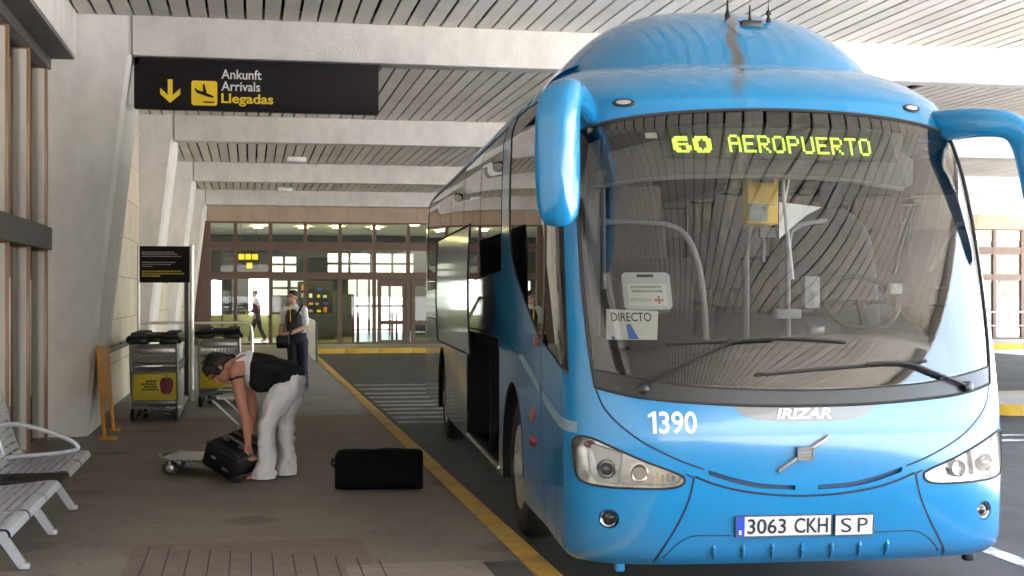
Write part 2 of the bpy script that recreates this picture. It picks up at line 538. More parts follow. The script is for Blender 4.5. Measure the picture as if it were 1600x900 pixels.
def densify(loop, sx, sy, closed=True):
    out = []
    n = len(loop)
    for i in range(n if closed else n - 1):
        a, b = np.array(loop[i], float), np.array(loop[(i + 1) % n], float)
        k = max(1, int(math.ceil(max(abs(b[0] - a[0]) / sx, abs(b[1] - a[1]) / sy))))
        for j in range(k):
            out.append(tuple(a + (b - a) * j / k))
    if not closed: out.append(tuple(loop[-1]))
    return out
# ================================================================== THE SETTING
def structure(mb, name, m, **k):
    return tag(mb.build(name, m, **k), kind='structure')

def wall_cells(x0, x1, z0, z1, holes):
    """rectangles that fill x0..x1, z0..z1 round rectangular holes (hx0, hx1, hz0, hz1)"""
    xs = sorted({x0, x1, *[h[0] for h in holes], *[h[1] for h in holes]})
    out = []
    for a, b in zip(xs, xs[1:]):
        cuts = sorted((h[2], h[3]) for h in holes if h[0] <= a and h[1] >= b)
        z = z0
        for c, d in cuts:
            if c > z: out.append((a, b, z, c))
            z = max(z, d)
        if z < z1: out.append((a, b, z, z1))
    return out

BAY = [15.6, 24.1, 32.6, 41.1]
FAC = 42.9
# ground, road, pavements
structure(MB().add([(-900, -900, -.2), (900, -900, -.2), (900, 900, -.2), (-900, 900, -.2)], [(0, 1, 2, 3)]), 'ground', m_plaza)
structure(MB().grid(lambda a, b: (1.75 + a * 20, -45 + b * 84.4, -.15), 20, 60), 'road', m_asphalt)
structure(MB().box(7.6, 60, -60, 9.5, -.16, -.144), 'bounce_sheet', m_plaza)  # unseen pale sheet added to bounce sunlight under the canopy
structure(MB().box(-8, 1.598, -45, 17.7, -.3, 0), 'pavement', m_pave)
structure(MB().box(-8, 1.598, 17.702, FAC - .05, -.3, 0), 'pavement_grey', m_pave_grey)
structure(MB().box(1.602, 32, 39.58, FAC - .05, -.3, 0), 'pavement_facade', m_pave_grey)
mb = MB()
y = -45.0
while y < 39.3:
    y1 = min(y + 1.0, 39.39)
    mb.box(1.602, 1.752, y + .004, y1 - .004, -.3, .004 + random.uniform(-.002, .002), bev=.012, seg=2)
    y += 1.0
structure(mb, 'kerb', m_yellow_kerb)
mb = MB()
x = 1.76
while x < 32:
    mb.box(x + .003, x + .997, 39.4, 39.575, -.3, .004, bev=.012)
    x += 1.0
structure(mb, 'kerb_far', m_yellow_far)
# reddish ramp of grooved paving and the pale cover beside it
structure(MB().box(-.72, .72, 6.4, 8.76, -.01, .004), 'pavement_ramp', m_tactile)
mb = MB()
for k in range(12):
    gx = -.62 + k * .125
    mb.box(gx, gx + .009, 6.4, 8.70 - .062 * k, .004, .0065)
structure(mb, 'pavement_joints', m_joint)
structure(MB().box(.55, 1.36, 6.6, 7.86, -.01, .006), 'pavement_cover', m_patch)
structure(MB().box(1.37, 1.58, 6.6, 7.82, -.01, .005), 'pavement_drain', m_dkgrey)
# painted markings on the road: worn bars of a crossing beside the kerb, lane lines on the open side
mb = MB()
for k, y in enumerate([25.6, 24.5, 23.4, 22.5, 21.6, 20.9, 20.2, 19.5, 18.8, 18.1]):
    mb.add([(1.98, y - .17, -.146), (5.5, y - .28, -.146), (5.5, y + .06, -.146), (1.98, y + .17, -.146)], [(0, 1, 2, 3)])
structure(mb, 'road_markings_crossing', m_white_road2)
mb = MB()
mb.add([(4.80, 4, -.146), (4.95, 4, -.146), (5.03, 8.62, -.146), (4.88, 8.62, -.146)], [(0, 1, 2, 3)])
mb.box(8.3, 14, 14.4, 14.56, -.149, -.146)
mb.box(8.3, 14, 14.95, 15.07, -.149, -.146)
structure(mb, 'road_markings', m_white_road)
# traffic island on the open side
isl = MB()
isl.prism(smooth_loop([(10.45, 17.75), (10.9, 17.35), (12, 17.2), (16, 17.2), (18, 18.6), (16, 20), (12, 20), (10.7, 19.6), (10.3, 18.6)], 8), lambda a, b, d: (a, b, d), -.16, .0)
structure(isl, 'kerb_island', m_yellow_far)
isl = MB()
isl.prism(smooth_loop([(10.65, 17.85), (11.0, 17.55), (12, 17.4), (16, 17.4), (17.7, 18.6), (16, 19.8), (12, 19.8), (10.85, 19.45), (10.5, 18.6)], 8), lambda a, b, d: (a, b, d), -.02, .004)
structure(isl, 'pavement_island', m_plaza)

# ceiling: boards with open joints under a black shade sheet, a light-blocking slab above
mb = MB()
x = -1.88
while x < 9.75:
    for y0, y1 in ((-43.6, -35.4), (-35.1, -26.9), (-26.6, -18.4), (-18.1, -9.9), (-9.6, -1.4), (-1.1, 7.1), (7.4, 15.6), (15.9, 24.1)):
        dz = random.uniform(-.003, .003); mb.box(x + random.uniform(-.002, .002), x + .172 + random.uniform(-.004, .003), y0, y1, 4.75 + dz, 4.775 + dz)
    x += .205
xs = x
x = -1.88
while x < 30:
    for y0, y1 in ((24.4, 32.6), (32.9, 41.1), (41.4, FAC)):
        dz = random.uniform(-.003, .003); mb.box(x + random.uniform(-.002, .002), x + .172 + random.uniform(-.004, .003), y0, y1, 4.75 + dz, 4.775 + dz)
    if x > xs: mb.box(x, x + .172, 15.4, 24.1, 4.75, 4.775)
    if x > xs: mb.box(x, x + .172, 10.65, 15.6, 4.75, 4.775)
    x += .205
structure(mb, 'ceiling', m_slat, smooth=False, fix=False)
mb = MB()
mb.box(-2.3, 9.9, -44, 10.6, 4.9, 4.95); mb.box(-2.3, 30, 10.6, FAC + 1, 4.9, 4.95)
structure(mb, 'void_shade_sheet', m_void)  # black sheet stands in for the shade above the open joints
mb = MB()
mb.box(-8, 10.0, -44.2, 10.59, 5.1, 5.35); mb.box(-8, 30.2, 10.6, 60, 5.1, 5.35)
structure(mb, 'light_block_roof', m_roofing)  # unseen roof slab, added to block light
mb = MB()
for y in (-35.4, -26.9, -18.4, -9.9, -1.4, 7.1):
    mb.box(-1.3, 9.86, y, y + .3, 4.3, 4.9, bev=.015)
mb.box(9.86, 10.0, -44.2, 10.6, 4.4, 5.35); mb.box(-2, 9.86, -44.2, -44.02, 4.4, 5.1)  # unseen canopy edge, set in so sunlit ground bounces light underneath
structure(mb, 'ceiling_edge', m_conc)

# portal frames of the canopy: a tapered pier with a chamfered edge and the beam it carries
ORD = ['nearest white concrete pier and beam, beside the glazed entrance and above the hanging sign',
       'second white concrete pier and beam from the front, behind the arrivals sign',
       'third white concrete pier and beam from the front, beyond the notice board on posts',
       'farthest white concrete pier and beam, just before the brown glazed facade']
for k, Y in enumerate(BAY):
    fr = thing('canopy_frame', (-1.8, Y, 0), 0, ORD[k], 'concrete frame', 'concrete frames along the canopy')
    p = MB()
    xl, c, dp = -2.26, .05, 1.55
    lv = []
    for z, xr in ((0, -1.79), (1.4, -1.65), (2.8, -1.49), (4.298, -1.31), (4.9, -1.31)):
        lv.append([(xl, 0, z), (xr - c, 0, z), (xr, c * .8, z), (xr, dp, z), (xl, dp, z)])
    vs = [(x + 1.8, y, z) for l in lv for x, y, z in l]
    fs = [tuple(range(5))[::-1], tuple(range(20, 25))]
    for i in range(4):
        for j in range(5):
            fs.append((i * 5 + j, i * 5 + (j + 1) % 5, i * 5 + 5 + (j + 1) % 5, i * 5 + 5 + j))
    p.add(vs, fs)
    p.build('column', m_conc, fr)
    bx = 30
    MB().box(-1.30 + 1.8, bx + 1.8, -.02, .30, 4.3, 4.88, bev=.012).build('beam', m_conc, fr)

# terminal side: stone walls between the piers, glazed entrance, edge beam
def stone_mat():
    m = M('stone_panels', (0.60, 0.53, 0.42), 0.75, var=0.08, vscale=2.5, bump=0.2, dirt=(0.46, 0.39, 0.30), dscale=1.4, damt=0.5)
    nt, N, L = nodes_of(m)
    b = N['Principled BSDF']
    base = b.inputs['Base Color'].links[0].from_socket
    tc = N.new('ShaderNodeTexCoord'); sp = N.new('ShaderNodeSeparateXYZ'); cb = N.new('ShaderNodeCombineXYZ')
    L.new(tc.outputs['Object'], sp.inputs[0])
    L.new(sp.outputs[1], cb.inputs[0]); L.new(sp.outputs[2], cb.inputs[1])
    br = N.new('ShaderNodeTexBrick')
    for key, v in (('Scale', 1), ('Brick Width', .9), ('Row Height', .62), ('Mortar Size', .009), ('Mortar Smooth', .2)):
        br.inputs[key].default_value = v
    br.inputs['Color1'].default_value = (1, 1, 1, 1); br.inputs['Color2'].default_value = (.84, .83, .81, 1); br.inputs['Mortar'].default_value = (.45, .42, .38, 1)
    L.new(cb.outputs[0], br.inputs['Vector'])
    mx = N.new('ShaderNodeMix'); mx.data_type = 'RGBA'; mx.blend_type = 'MULTIPLY'; mx.inputs[0].default_value = 1
    L.new(base, mx.inputs[6]); L.new(br.outputs[0], mx.inputs[7]); L.new(mx.outputs[2], b.inputs['Base Color'])
    return m
m_panel = stone_mat()
for (y0, y1), lab in zip(((17.15, 24.1), (25.65, 32.6), (34.15, 41.1)),
                         ('cream stone panel wall behind the parked luggage trolleys and notice board', 'cream stone wall between the second and third white piers', 'cream stone wall between the third and farthest white piers')):
    w = MB().box(-2.2, -1.9, 0, y1 - y0, 0, 4.9)
    o = w.build('stone_wall', m_panel); o.location = (0, y0, 0)
    tag(o, lab, 'wall', 'stone walls between the piers')
rail = thing('wall_rail', (-1.8, 17.15, 0), 0, 'dark guard rail fixed along the cream stone wall beside the trolleys', 'rail')
MB().tube([(0, 0, .86), (0, 6.9, .86)], .035).build('handrail', m_dkgrey, rail)
for k in range(5): MB().box(-.1, 0, .4 + k * 1.5, .44 + k * 1.5, .84, .88).build('bracket', m_dkgrey, rail)
o = MB().box(-2.75, -1.905, -44, 15.58, 4.245, 4.9, bev=.01).build('edge_beam', m_conc)
tag(o, 'white concrete edge beam running above the glazed entrance', 'beam')
o = MB().box(-2.7, -1.93, -9, 15.57, 4.225, 4.243).build('soffit_shade_sheet', m_soffit)  # grey underside of the beam, part of its shade put into the colour
tag(o, 'grey soffit sheet, its colour partly painted shade, under the concrete edge beam over the entrance', 'soffit')

ent = thing('entrance_glazing', (-2.19, 15.5, 0), 0, 'brown framed glass doors and windows left of the nearest concrete pier', 'glazed entrance')
ys = [-0.12, -1.32, -2.52, -3.72, -4.92, -6.12, -7.32]
for k, y in enumerate(ys):
    for z0, z1, nm in ((0, 2.09, 'door_jamb'), (2.34, 4.10, 'mullion')):
        jb = MB().box(-.17, 0, y, y + .07, z0, z1, bev=.006).build(nm, m_bronze, ent)
        MB().box(-.148, -.028, y - .02, y, z0 + .02, z1 - .02, bev=.004).build('glazing_bar', m_cream_frame, jb)
for k in range(len(ys) - 1):
    MB().box(-.10, -.09, ys[k + 1] + .07, ys[k] - .02, 2.34, 4.10).build('window', m_glassl, ent)
    d = MB().box(-.10, -.09, ys[k + 1] + .07, ys[k] - .02, .02, 2.09).build('door', m_glassl, ent)
    h = MB().tube([(-.03, ys[k + 1] + .2, .55), (-.03, ys[k + 1] + .2, 1.75)], .018, 8)
    h.box(-.10, -.03, ys[k + 1] + .18, ys[k + 1] + .22, 1.0, 1.04)
    h.build('handle', m_alu, d)
MB().box(-.2, .03, -8, .06, 2.09, 2.34, bev=.008).build('transom', m_dkgrey, ent)
MB().box(-.2, .02, -8, .06, 4.10, 4.222, bev=.008).build('head_frame', m_dkgrey, ent)
structure(MB().box(-3.3, -3.2, -44, 15.5, 0, 4.9), 'interior_wall', m_curtain)
structure(MB().box(-3.2, -2.4, 15.45, 15.58, 0, 4.24), 'interior_end_wall', m_curtain)

# far facade: brown glazed grid with a beige fascia, a hall behind it that is open to daylight at the back
fac = thing('terminal_facade', (0, FAC, 0), 0, 'long brown framed glass facade with beige fascia at the end of the canopy', 'building')
MB().box(-1.32, 30, -.06, .2, 3.90, 4.75).build('fascia', m_fascia, fac)
fs_ = MB()
for k in range(14): fs_.box(-1.3 + k * 2.2, -1.29 + k * 2.2, -.064, -.06, 3.92, 4.74)
fs_.build('fascia_joint', m_brown, fac)
cols = [-1.26, -.44] + [.65 + 1.095 * k for k in range(27)]
mb = MB()
for x in cols: mb.box(x - .06, x + .06, -.05, .1, 0, 3.9)
for z0, z1 in ((3.0, 3.26), (2.08, 2.30), (3.84, 3.9), (-.02, .06)):
    mb.box(cols[0], cols[-1], -.04, .09, z0, z1)
mb.box(cols[0] - .7, cols[0] - .06, -.04, .09, 0, 3.9)
mb.build('frame', m_brown, fac)
DOORK = (5, 6)
for k in range(len(cols) - 1):
    a, b = cols[k] + .06, cols[k + 1] - .06
    for z0, z1 in ((.06, 2.08), (2.30, 3.0), (3.26, 3.84)):
        if k in DOORK and z0 < 1: continue
        w = MB().add([(a, .02, z0), (b, .02, z0), (b, .02, z1), (a, .02, z1)], [(0, 1, 2, 3)]).build('window', m_glassb, fac)
        if z0 < 1 and k % 2 == 0:
            MB().box((a + b) / 2 - .02, (a + b) / 2 + .02, 0, .05, z0, z1).build('sash', m_darkint, w)
for k in DOORK:
    a, b = cols[k] + .1, cols[k + 1] - .06
    d = MB()
    for c in wall_cells(a, b, .02, 2.06, [(a + .13, b - .13, .75, 1.85), (a + .13, b - .13, .12, .62)]): d.box(c[0], c[1], -.02, .05, c[2], c[3])
    do = d.build('door', m_brown, fac)
    MB().add([(a + .13, .01, .12), (b - .13, .01, .12), (b - .13, .01, 1.85), (a + .13, .01, 1.85)], [(0, 1, 2, 3)]).build('pane', m_glassb, do)
structure(MB().box(-6, 30, FAC + .1, 56, -.1, -.002), 'lobby_floor', m_olive)
structure(MB().box(-6, 30, FAC + .22, 56, 4.05, 4.15), 'lobby_ceiling', m_whitewall)
holes = [(4.05, 6.65, 0, 2.2), (.95, 2.3, 1.55, 2.15), (.9, 1.9, 2.5, 3.15), (3.2, 6.8, 2.45, 3.3), (-1.8, -1.3, .8, 2.2), (7.4, 10.5, .8, 3.2), (12, 15, 0, 3.2), (17, 20, .8, 3.2), (22, 24.5, .8, 3.2), (26, 29.6, .8, 2.2), (31.2, 33.2, .75, 1.8), (30.5, 34, 2.15, 2.5)]
mb = MB()
for c in wall_cells(-6, 36, 0, 4.05, holes): mb.box(c[0], c[1], 56, 56.2, c[2], c[3])
structure(mb, 'lobby_back_wall', m_darkint)
mb = MB()
for h in holes[:-2]:
    n = max(1, int((h[1] - h[0]) / 1.1))
    for j in range(1, n + 1): mb.box(h[0] + j * (h[1] - h[0]) / (n + 1) - .05, h[0] + j * (h[1] - h[0]) / (n + 1) + .05, 55.95, 56.05, h[2], h[3])
    mb.box(h[0], h[1], 55.96, 56.04, (h[2] + h[3]) / 2 - .05, (h[2] + h[3]) / 2 + .05)
structure(mb, 'lobby_window_bars', m_dkgrey)
structure(MB().add([(-6, 56.1, 0), (30, 56.1, 0), (30, 56.1, 4.05), (-6, 56.1, 4.05)], [(0, 1, 2, 3)]), 'lobby_dimming_pane', m_backglass)  # tinted pane added to dim the daylight in the back openings
structure(MB().box(-6, 4.0, 51.9, 52.1, 0, .82).box(6.8, 30, 51.9, 52.1, 0, .82), 'lobby_low_wall', m_olivewall)
structure(MB().box(-6.1, -6, FAC, 56, 0, 4.05), 'lobby_end_wall', m_olivewall)
lamp_spots = [(-.4, 45.2), (.9, 45.0), (2.2, 45.4), (3.4, 45.0), (4.6, 45.5), (.3, 48.5), (1.9, 48.6), (3.1, 48.3), (4.5, 48.5), (5.6, 46.0), (24.8, 45.5), (26.6, 45.2)]
for k, (x, y) in enumerate(lamp_spots):
    o = MB().box(x - .16, x + .16, y - .16, y + .16, 3.98, 4.03, bev=.01).build('lobby_lamp', m_lamp)
    tag(o, 'small lit yellow lamp under the ceiling of the hall behind the brown facade', 'ceiling lamp', 'lit lamps in the hall')
o = MB().box(-.02, .72, 51.2, 51.3, .82, 2.25).build('advert_panel', m_lightbox); tag(o, 'bright greenish white lit advert panel inside the hall, behind the walking man', 'advert panel', 'lit panels in the hall')
o = MB().box(-1.25, -.93, 46.0, 46.1, .9, 2.05).build('advert_panel', m_lightbox); tag(o, 'narrow lit white panel at the left end of the brown glass facade', 'advert panel', 'lit panels in the hall')
hs = thing('hanging_sign', (-.40, 46.4, 2.42), 0, 'dark hanging sign with plain yellow squares inside the hall behind the upper panes', 'sign')
MB().box(0, .72, 0, .06, -.02, .60).build('panel', m_sign, hs)
for k, (x, z) in enumerate(((.03, .36), (.26, .36), (.49, .36), (.30, .06))): MB().box(x, x + .19, -.01, 0, z, z + .19).build('square', m_signyellow, hs)
MB().tube([(.1, .03, .6), (.1, .03, 1.62)], .012, 6).build('hanger', m_dkgrey, hs); MB().tube([(.62, .03, .6), (.62, .03, 1.62)], .012, 6).build('hanger', m_dkgrey, hs)
gs = thing('goods_stand', (1.62, 47.5, 0), 0, 'dark shop stand with colourful goods in the hall right of the waistcoated man', 'stand')
MB().box(0, 1.35, 0, .5, 0, .9, bev=.02).build('counter', m_darkint, gs)
MB().box(.05, 1.3, .35, .45, .9, 2.05, bev=.02).build('back_board', m_darkint, gs)
rg = random.Random(11)
for k in range(16):
    x, z = .1 + .28 * (k % 4) + rg.uniform(0, .1), .95 + .26 * (k // 4)
    MB().box(x, x + rg.uniform(.08, .16), .15, .3, z, z + rg.uniform(.08, .2), bev=.01).build('goods', [m_orange, m_white, m_darkcloth, m_plateblue, m_signyellow, m_dkgrey, m_darkint, m_fascia][rg.randrange(8)], gs)
rb = thing('queue_barrier', (3.35, 44.2, 0), 0, 'dark red tubular barrier behind the glass left of the dark doors', 'barrier')
for x in (0, .18, 1.3, 1.45): MB().tube([(x, 0, 0), (x, 0, 1.0)], .035, 8).build('post', m_red, rb)
MB().tube([(0, 0, .42), (1.4, 0, .42)], .02, 8).build('bar', m_red, rb)
for k, (x, w_, h_) in enumerate([(2.75, .5, 1.75), (3.3, .6, 1.6), (1.15, .4, 1.5)]):
    o = MB().box(x, x + w_, 50.6, 51.1, 0, h_, bev=.06).build('kiosk', m_darkint)
    tag(o, ['dark kiosk behind the glass in the middle of the hall', 'dark kiosk next to the bright open doorway of the hall', 'small dark kiosk behind the man in the waistcoat'][k], 'kiosk', 'kiosks in the hall')
# railing before the far facade, right of the coach
rl = thing('railing', (20, 40.2, 0), 0, 'silver tube railing on the far pavement right of the coach', 'railing')
for k in range(8): MB().tube([(k * 1.35, 0, 0), (k * 1.35, 0, 1.0)], .03, 8).build('post', m_alu, rl)
MB().tube([(0, 0, 1.0), (9.45, 0, 1.0)], .03, 8).build('top_rail', m_alu, rl)
MB().tube([(0, 0, .55), (9.45, 0, .55)], .018, 8).build('mid_rail', m_alu, rl)
# slatted white fence beside the kerb near the far end
fn = thing('slat_fence', (1.5, 31.6, 0), 0, 'cream white slatted fence along the kerb behind the man in the waistcoat', 'fence')
q = MB(); q2 = MB()
for k in range(26):
    y = .12 + k * .33
    q.box(-.02, .02, y, y + .15, .05, .96 + .02 * (k % 2), bev=.008)
q.build('slat_panel', m_fence, fn)
for z in (.2, .55): MB().box(.022, .05, 0, 8.6, z, z + .05).build('crossbar', m_dkgrey, fn)
for k in range(5): MB().box(.022, .07, k * 2.1, k * 2.1 + .06, 0, .92).build('post', m_dkgrey, fn)
# two small fittings under the boards
for k, (x, y) in enumerate([(1.06, 31.0), (1.03, 40.0)]):
    o = MB().box(x - .22, x + .22, y - .12, y + .12, 4.64, 4.752, bev=.02).build('ceiling_fitting', m_white)
    tag(o, ['small white fitting under the slatted ceiling before the third beam', 'small white fitting under the slatted ceiling before the farthest beam'][k], 'ceiling fitting', 'fittings under the slatted ceiling')
# ================================================================== THE COACH
# local axes of the coach: x across (right as one faces its front), y back from the nose, z up from the road
TH = R(3.62)
coach = thing('coach', (2.957 + .03 * cos(TH), 6.827 - .03 * sin(TH), -.15), -TH,
              'blue coach with a curved windscreen parked at the yellow kerb, luggage flap raised', 'coach')
# level: height, half width, nose set-back, corner depth, corner exponent
SL = np.array([(.20, 1.20, .16, .50, 3.6), (.27, 1.25, .09, .50, 3.6), (.34, 1.285, .03, .50, 3.6), (.5, 1.285, .01, .5, 3.6), (.75, 1.285, 0, .5, 3.6), (1.0, 1.285, .0, .5, 3.6),
    (1.25, 1.285, .035, .52, 3.6), (1.6, 1.285, .10, .56, 3.5), (2.0, 1.285, .19, .62, 3.4), (2.4, 1.283, .31, .68, 3.4), (2.7, 1.278, .43, .74, 3.3), (2.85, 1.272, .52, .8, 3.2),
    (2.95, 1.258, .61, .84, 3.1), (3.05, 1.22, .74, .9, 2.8), (3.13, 1.17, .90, .9, 2.6), (3.2, 1.09, 1.10, .9, 2.5), (3.26, .95, 1.35, .9, 2.5), (3.30, .75, 1.65, .8, 2.5), (3.33, .5, 1.9, .7, 2.5)])
def pchip(x, y, q):
    h = np.diff(x); d = np.diff(y) / h
    m = np.zeros_like(y)
    m[0], m[-1] = d[0], d[-1]
    for i in range(1, len(x) - 1):
        if d[i - 1] * d[i] > 0:
            w1, w2 = 2 * h[i] + h[i - 1], h[i] + 2 * h[i - 1]
            m[i] = (w1 + w2) / (w1 / d[i - 1] + w2 / d[i])
    k = np.clip(np.searchsorted(x, q) - 1, 0, len(x) - 2)
    t = (q - x[k]) / h[k]
    return ((1 + 2 * t) * (1 - t) ** 2 * y[k] + t * (1 - t) ** 2 * h[k] * m[k] + t * t * (3 - 2 * t) * y[k + 1] + t * t * (t - 1) * h[k] * m[k + 1])
WQ = np.linspace(SL[0, 0], SL[-1, 0], 500)
HW, V0, CC, NN = (pchip(SL[:, 0], SL[:, k], WQ) for k in (1, 2, 3, 4))
_k = np.exp(-.5 * (np.arange(-70, 71) / 24.0) ** 2); _k /= _k.sum()
_ss = lambda t: np.clip(t, 0, 1) ** 2 * (3 - 2 * np.clip(t, 0, 1))
_wt = _ss((WQ - .6) / .3) * (1 - _ss((WQ - 2.72) / .2))
def _fair(A): return A * (1 - _wt) + _wt * np.convolve(np.pad(A, 70, mode='edge'), _k, 'valid')
HW, V0, CC, NN = map(_fair, (HW, V0, CC, NN))            # fair the profile so reflections run straight
AQ = np.linspace(0, 1, 201)
XT = np.zeros((500, 201)); YT = np.zeros((500, 201))
for i in range(500):
    ph = np.linspace(0, pi / 2, 900)
    x = np.sin(ph) ** (2 / NN[i]); y_ = (CC[i] / HW[i]) * (1 - np.clip(np.cos(ph), 0, 1) ** (2 / NN[i]))
    s_ = np.concatenate([[0], np.cumsum(np.hypot(np.diff(x), np.diff(y_)))]); s_ /= s_[-1]
    XT[i] = np.interp(AQ, s_, x); YT[i] = np.interp(AQ, s_, y_)
def SA(p, w):
    """points of the coach skin: p runs along the outline (+-1 the front corners, beyond +-2 one unit is one metre of side), w is the height"""
    p = np.asarray(p, float); w = np.clip(np.asarray(w, float), SL[0, 0], SL[-1, 0])
    fi = (w - WQ[0]) / (WQ[1] - WQ[0]); i0 = np.clip(fi.astype(int), 0, 498); ti = fi - i0
    L = lambda A: A[i0] * (1 - ti) + A[i0 + 1] * ti
    hw, v0, c = L(HW), L(V0), L(CC)
    a = np.abs(p); sg = np.where(p >= 0, 1.0, -1.0)
    fa = np.clip(a, 0, 1) * 200; j0 = np.clip(fa.astype(int), 0, 199); tj = fa - j0
    B = lambda T: (T[i0, j0] * (1 - ti) + T[i0 + 1, j0] * ti) * (1 - tj) + (T[i0, j0 + 1] * (1 - ti) + T[i0 + 1, j0 + 1] * ti) * tj
    u = sg * hw * np.where(a <= 1, B(XT), 1)
    ve = v0 + c
    v = np.where(a <= 1, v0 + hw * B(YT), np.where(a <= 2, ve + (a - 1) * (1.6 - ve), 1.6 + (a - 2)))
    return np.stack([u, v, w], -1)
def NA(p, w):
    p = np.asarray(p, float); w = np.asarray(w, float)
    e = .012
    d1 = SA(p + e, w) - SA(p - e, w); d2 = SA(p, np.minimum(w + e, SL[-1, 0])) - SA(p, np.maximum(w - e, SL[0, 0]))
    n = np.cross(d1, d2)
    return n / np.maximum(np.linalg.norm(n, axis=-1, keepdims=True), 1e-9)
def SP(p, w, off=0.0):
    q = SA(p, w)
    return q if off == 0 else q + off * NA(p, w)
def pv(v, w, side=-1):
    """outline coordinate of a place on the side from its distance behind the nose"""
    fi = np.interp(w, WQ, V0 + CC); 
    if v >= 1.6: return side * (2 + v - 1.6)
    if v >= fi: return side * (1 + (v - fi) / (1.6 - fi))
    ps = np.linspace(0, 1, 200); vs = SA(ps, np.full(200, w))[:, 1]
    return side * float(np.interp(v, vs, ps))
def skin_patch(name, outer, holes, m, parent, off=0.0, sp=.03, sw=.04, gp=None, gw=None):
    """a sheet of the coach skin inside an outline and outside its holes"""
    loops = [densify(outer, sp, sw)] + [densify(h, sp, sw) for h in holes]
    A = np.array(outer)
    if gp is None: gp = np.arange(A[:, 0].min(), A[:, 0].max(), .03)
    if gw is None: gw = np.arange(A[:, 1].min(), A[:, 1].max(), .045)
    G = np.array([(a, b) for a in gp for b in gw])
    k = inside(loops[0], G)
    for h in loops[1:]: k &= ~inside(h, G)
    G = G[k]
    allb = np.concatenate([np.array(l) for l in loops])
    if len(G):
        keep = np.ones(len(G), bool)
        for q in allb: keep &= (np.abs(G[:, 0] - q[0]) + np.abs(G[:, 1] - q[1])) > .012
        G = G[keep]
    pts, edges = [], []
    for l in loops:
        o = len(pts); pts += list(l); edges += [(o + i, o + (i + 1) % len(l)) for i in range(len(l))]
    pts += [tuple(g) for g in G]
    V, _, Fc, *_r = delaunay_2d_cdt([Vector((a * 1.45, b)) for a, b in pts], edges, [], 0, 1e-6)
    V = np.array([(q.x / 1.45, q.y) for q in V])
    cen = np.array([V[list(f)].mean(0) for f in Fc])
    k = inside(loops[0], cen)
    for h in loops[1:]: k &= ~inside(h, cen)
    fs = []
    for f, ok in zip(Fc, k):
        if not ok: continue
        a, b, c = (V[i] for i in f[:3])
        ar = (b[0] - a[0]) * (c[1] - a[1]) - (b[1] - a[1]) * (c[0] - a[0])
        if abs(ar) < 1e-9: continue
        fs.append(tuple(f) if ar > 0 else tuple(f)[::-1])
    N = NA(V[:, 0], V[:, 1])
    P = SA(V[:, 0], V[:, 1]) + off * N
    mb = MB(); mb.add(P, fs)
    o = mb.build(name, m, parent, smooth=True, angle=180, fix=False)
    if len(o.data.vertices) == len(N): o.data.normals_split_custom_set_from_vertices([tuple(n) for n in N])
    return o
def skin_rim(mb, loop, d0, d1, sp=.02, sw=.03):
    L = densify(loop, sp, sw)
    p, w = np.array(L).T
    a, b = SP(p, w, 0) + d0 * NA(p, w), SP(p, w, 0) + d1 * NA(p, w)
    n = len(L)
    mb.add(list(a) + list(b), [(i, (i + 1) % n, n + (i + 1) % n, n + i) for i in range(n)])
    return mb
def skin_tube(mb, path, r, off, closed=False, seg=8, sp=.03, sw=.03):
    L = densify(path, sp, sw, closed)
    p, w = np.array(L).T
    return mb.tube(SP(p, w, off) if off else SA(p, w), r, seg, closed)
def skin_strip(mb, path, width, off, closed=False):
    L = np.array(densify(path, .02, .02, closed)); n = len(L)
    P = SA(L[:, 0], L[:, 1]); N = NA(L[:, 0], L[:, 1])
    T = np.roll(P, -1, 0) - np.roll(P, 1, 0)
    if not closed: T[0] = P[1] - P[0]; T[-1] = P[-1] - P[-2]
    B = np.cross(N, T); B /= np.linalg.norm(B, axis=1, keepdims=True)
    a, b = P + N * off + B * width / 2, P + N * off - B * width / 2
    m = n if closed else n - 1
    mb.add(list(a) + list(b), [(i, (i + 1) % n, n + (i + 1) % n, n + i) for i in range(m)])
    return mb
mirror_loop = lambda l: [(-a, b) for a, b in l][::-1]

# ---- outlines
wr = [(.728, 1.24), (.74, 1.465), (.745, 1.784), (.735, 2.148), (.715, 2.45), (.685, 2.70)]
wtop = [(.60, 2.742), (.42, 2.788), (.21, 2.818)]
wbot = [(.134, 1.140), (.358, 1.157), (.575, 1.189)]
half = [(0, 1.138)] + wbot + wr + wtop + [(0, 2.828)]
def catmull_open(pts): return smooth_loop(pts, 6, closed=False)
bot_c = catmull_open([(-.728, 1.24), (-.575, 1.189), (-.358, 1.157), (-.134, 1.14), (.134, 1.14), (.358, 1.157), (.575, 1.189), (.728, 1.24)])
top_c = catmull_open([(.685, 2.70), (.60, 2.742), (.42, 2.788), (.21, 2.818), (0, 2.828), (-.21, 2.818), (-.42, 2.788), (-.60, 2.742), (-.685, 2.70)])
rt_c = catmull_open(wr); lt_c = [(-a, b) for a, b in rt_c][::-1]
WS = bot_c[:-1] + rt_c[:-1] + top_c[:-1] + lt_c[:-1]
blk_c = catmull_open([(-.73, 1.337), (-.59, 1.295), (-.44, 1.256), (-.22, 1.232), (0, 1.222), (.22, 1.232), (.44, 1.256), (.59, 1.295), (.73, 1.337)])
HL = smooth_loop([(-.838, .93), (-.806, .968), (-.751, .963), (-.671, .915), (-.561, .842), (-.452, .777), (-.430, .750), (-.443, .714), (-.49, .699), (-.60, .698), (-.739, .709), (-.81, .744), (-.833, .83)], 5)
HR = mirror_loop(HL)
def ellipse(p0, w0, rp, rw, n=28): return [(p0 + rp * cos(2 * pi * k / n), w0 + rw * sin(2 * pi * k / n)) for k in range(n)]
FL = ellipse(-.69, .528, .037, .054); FR = mirror_loop(FL)
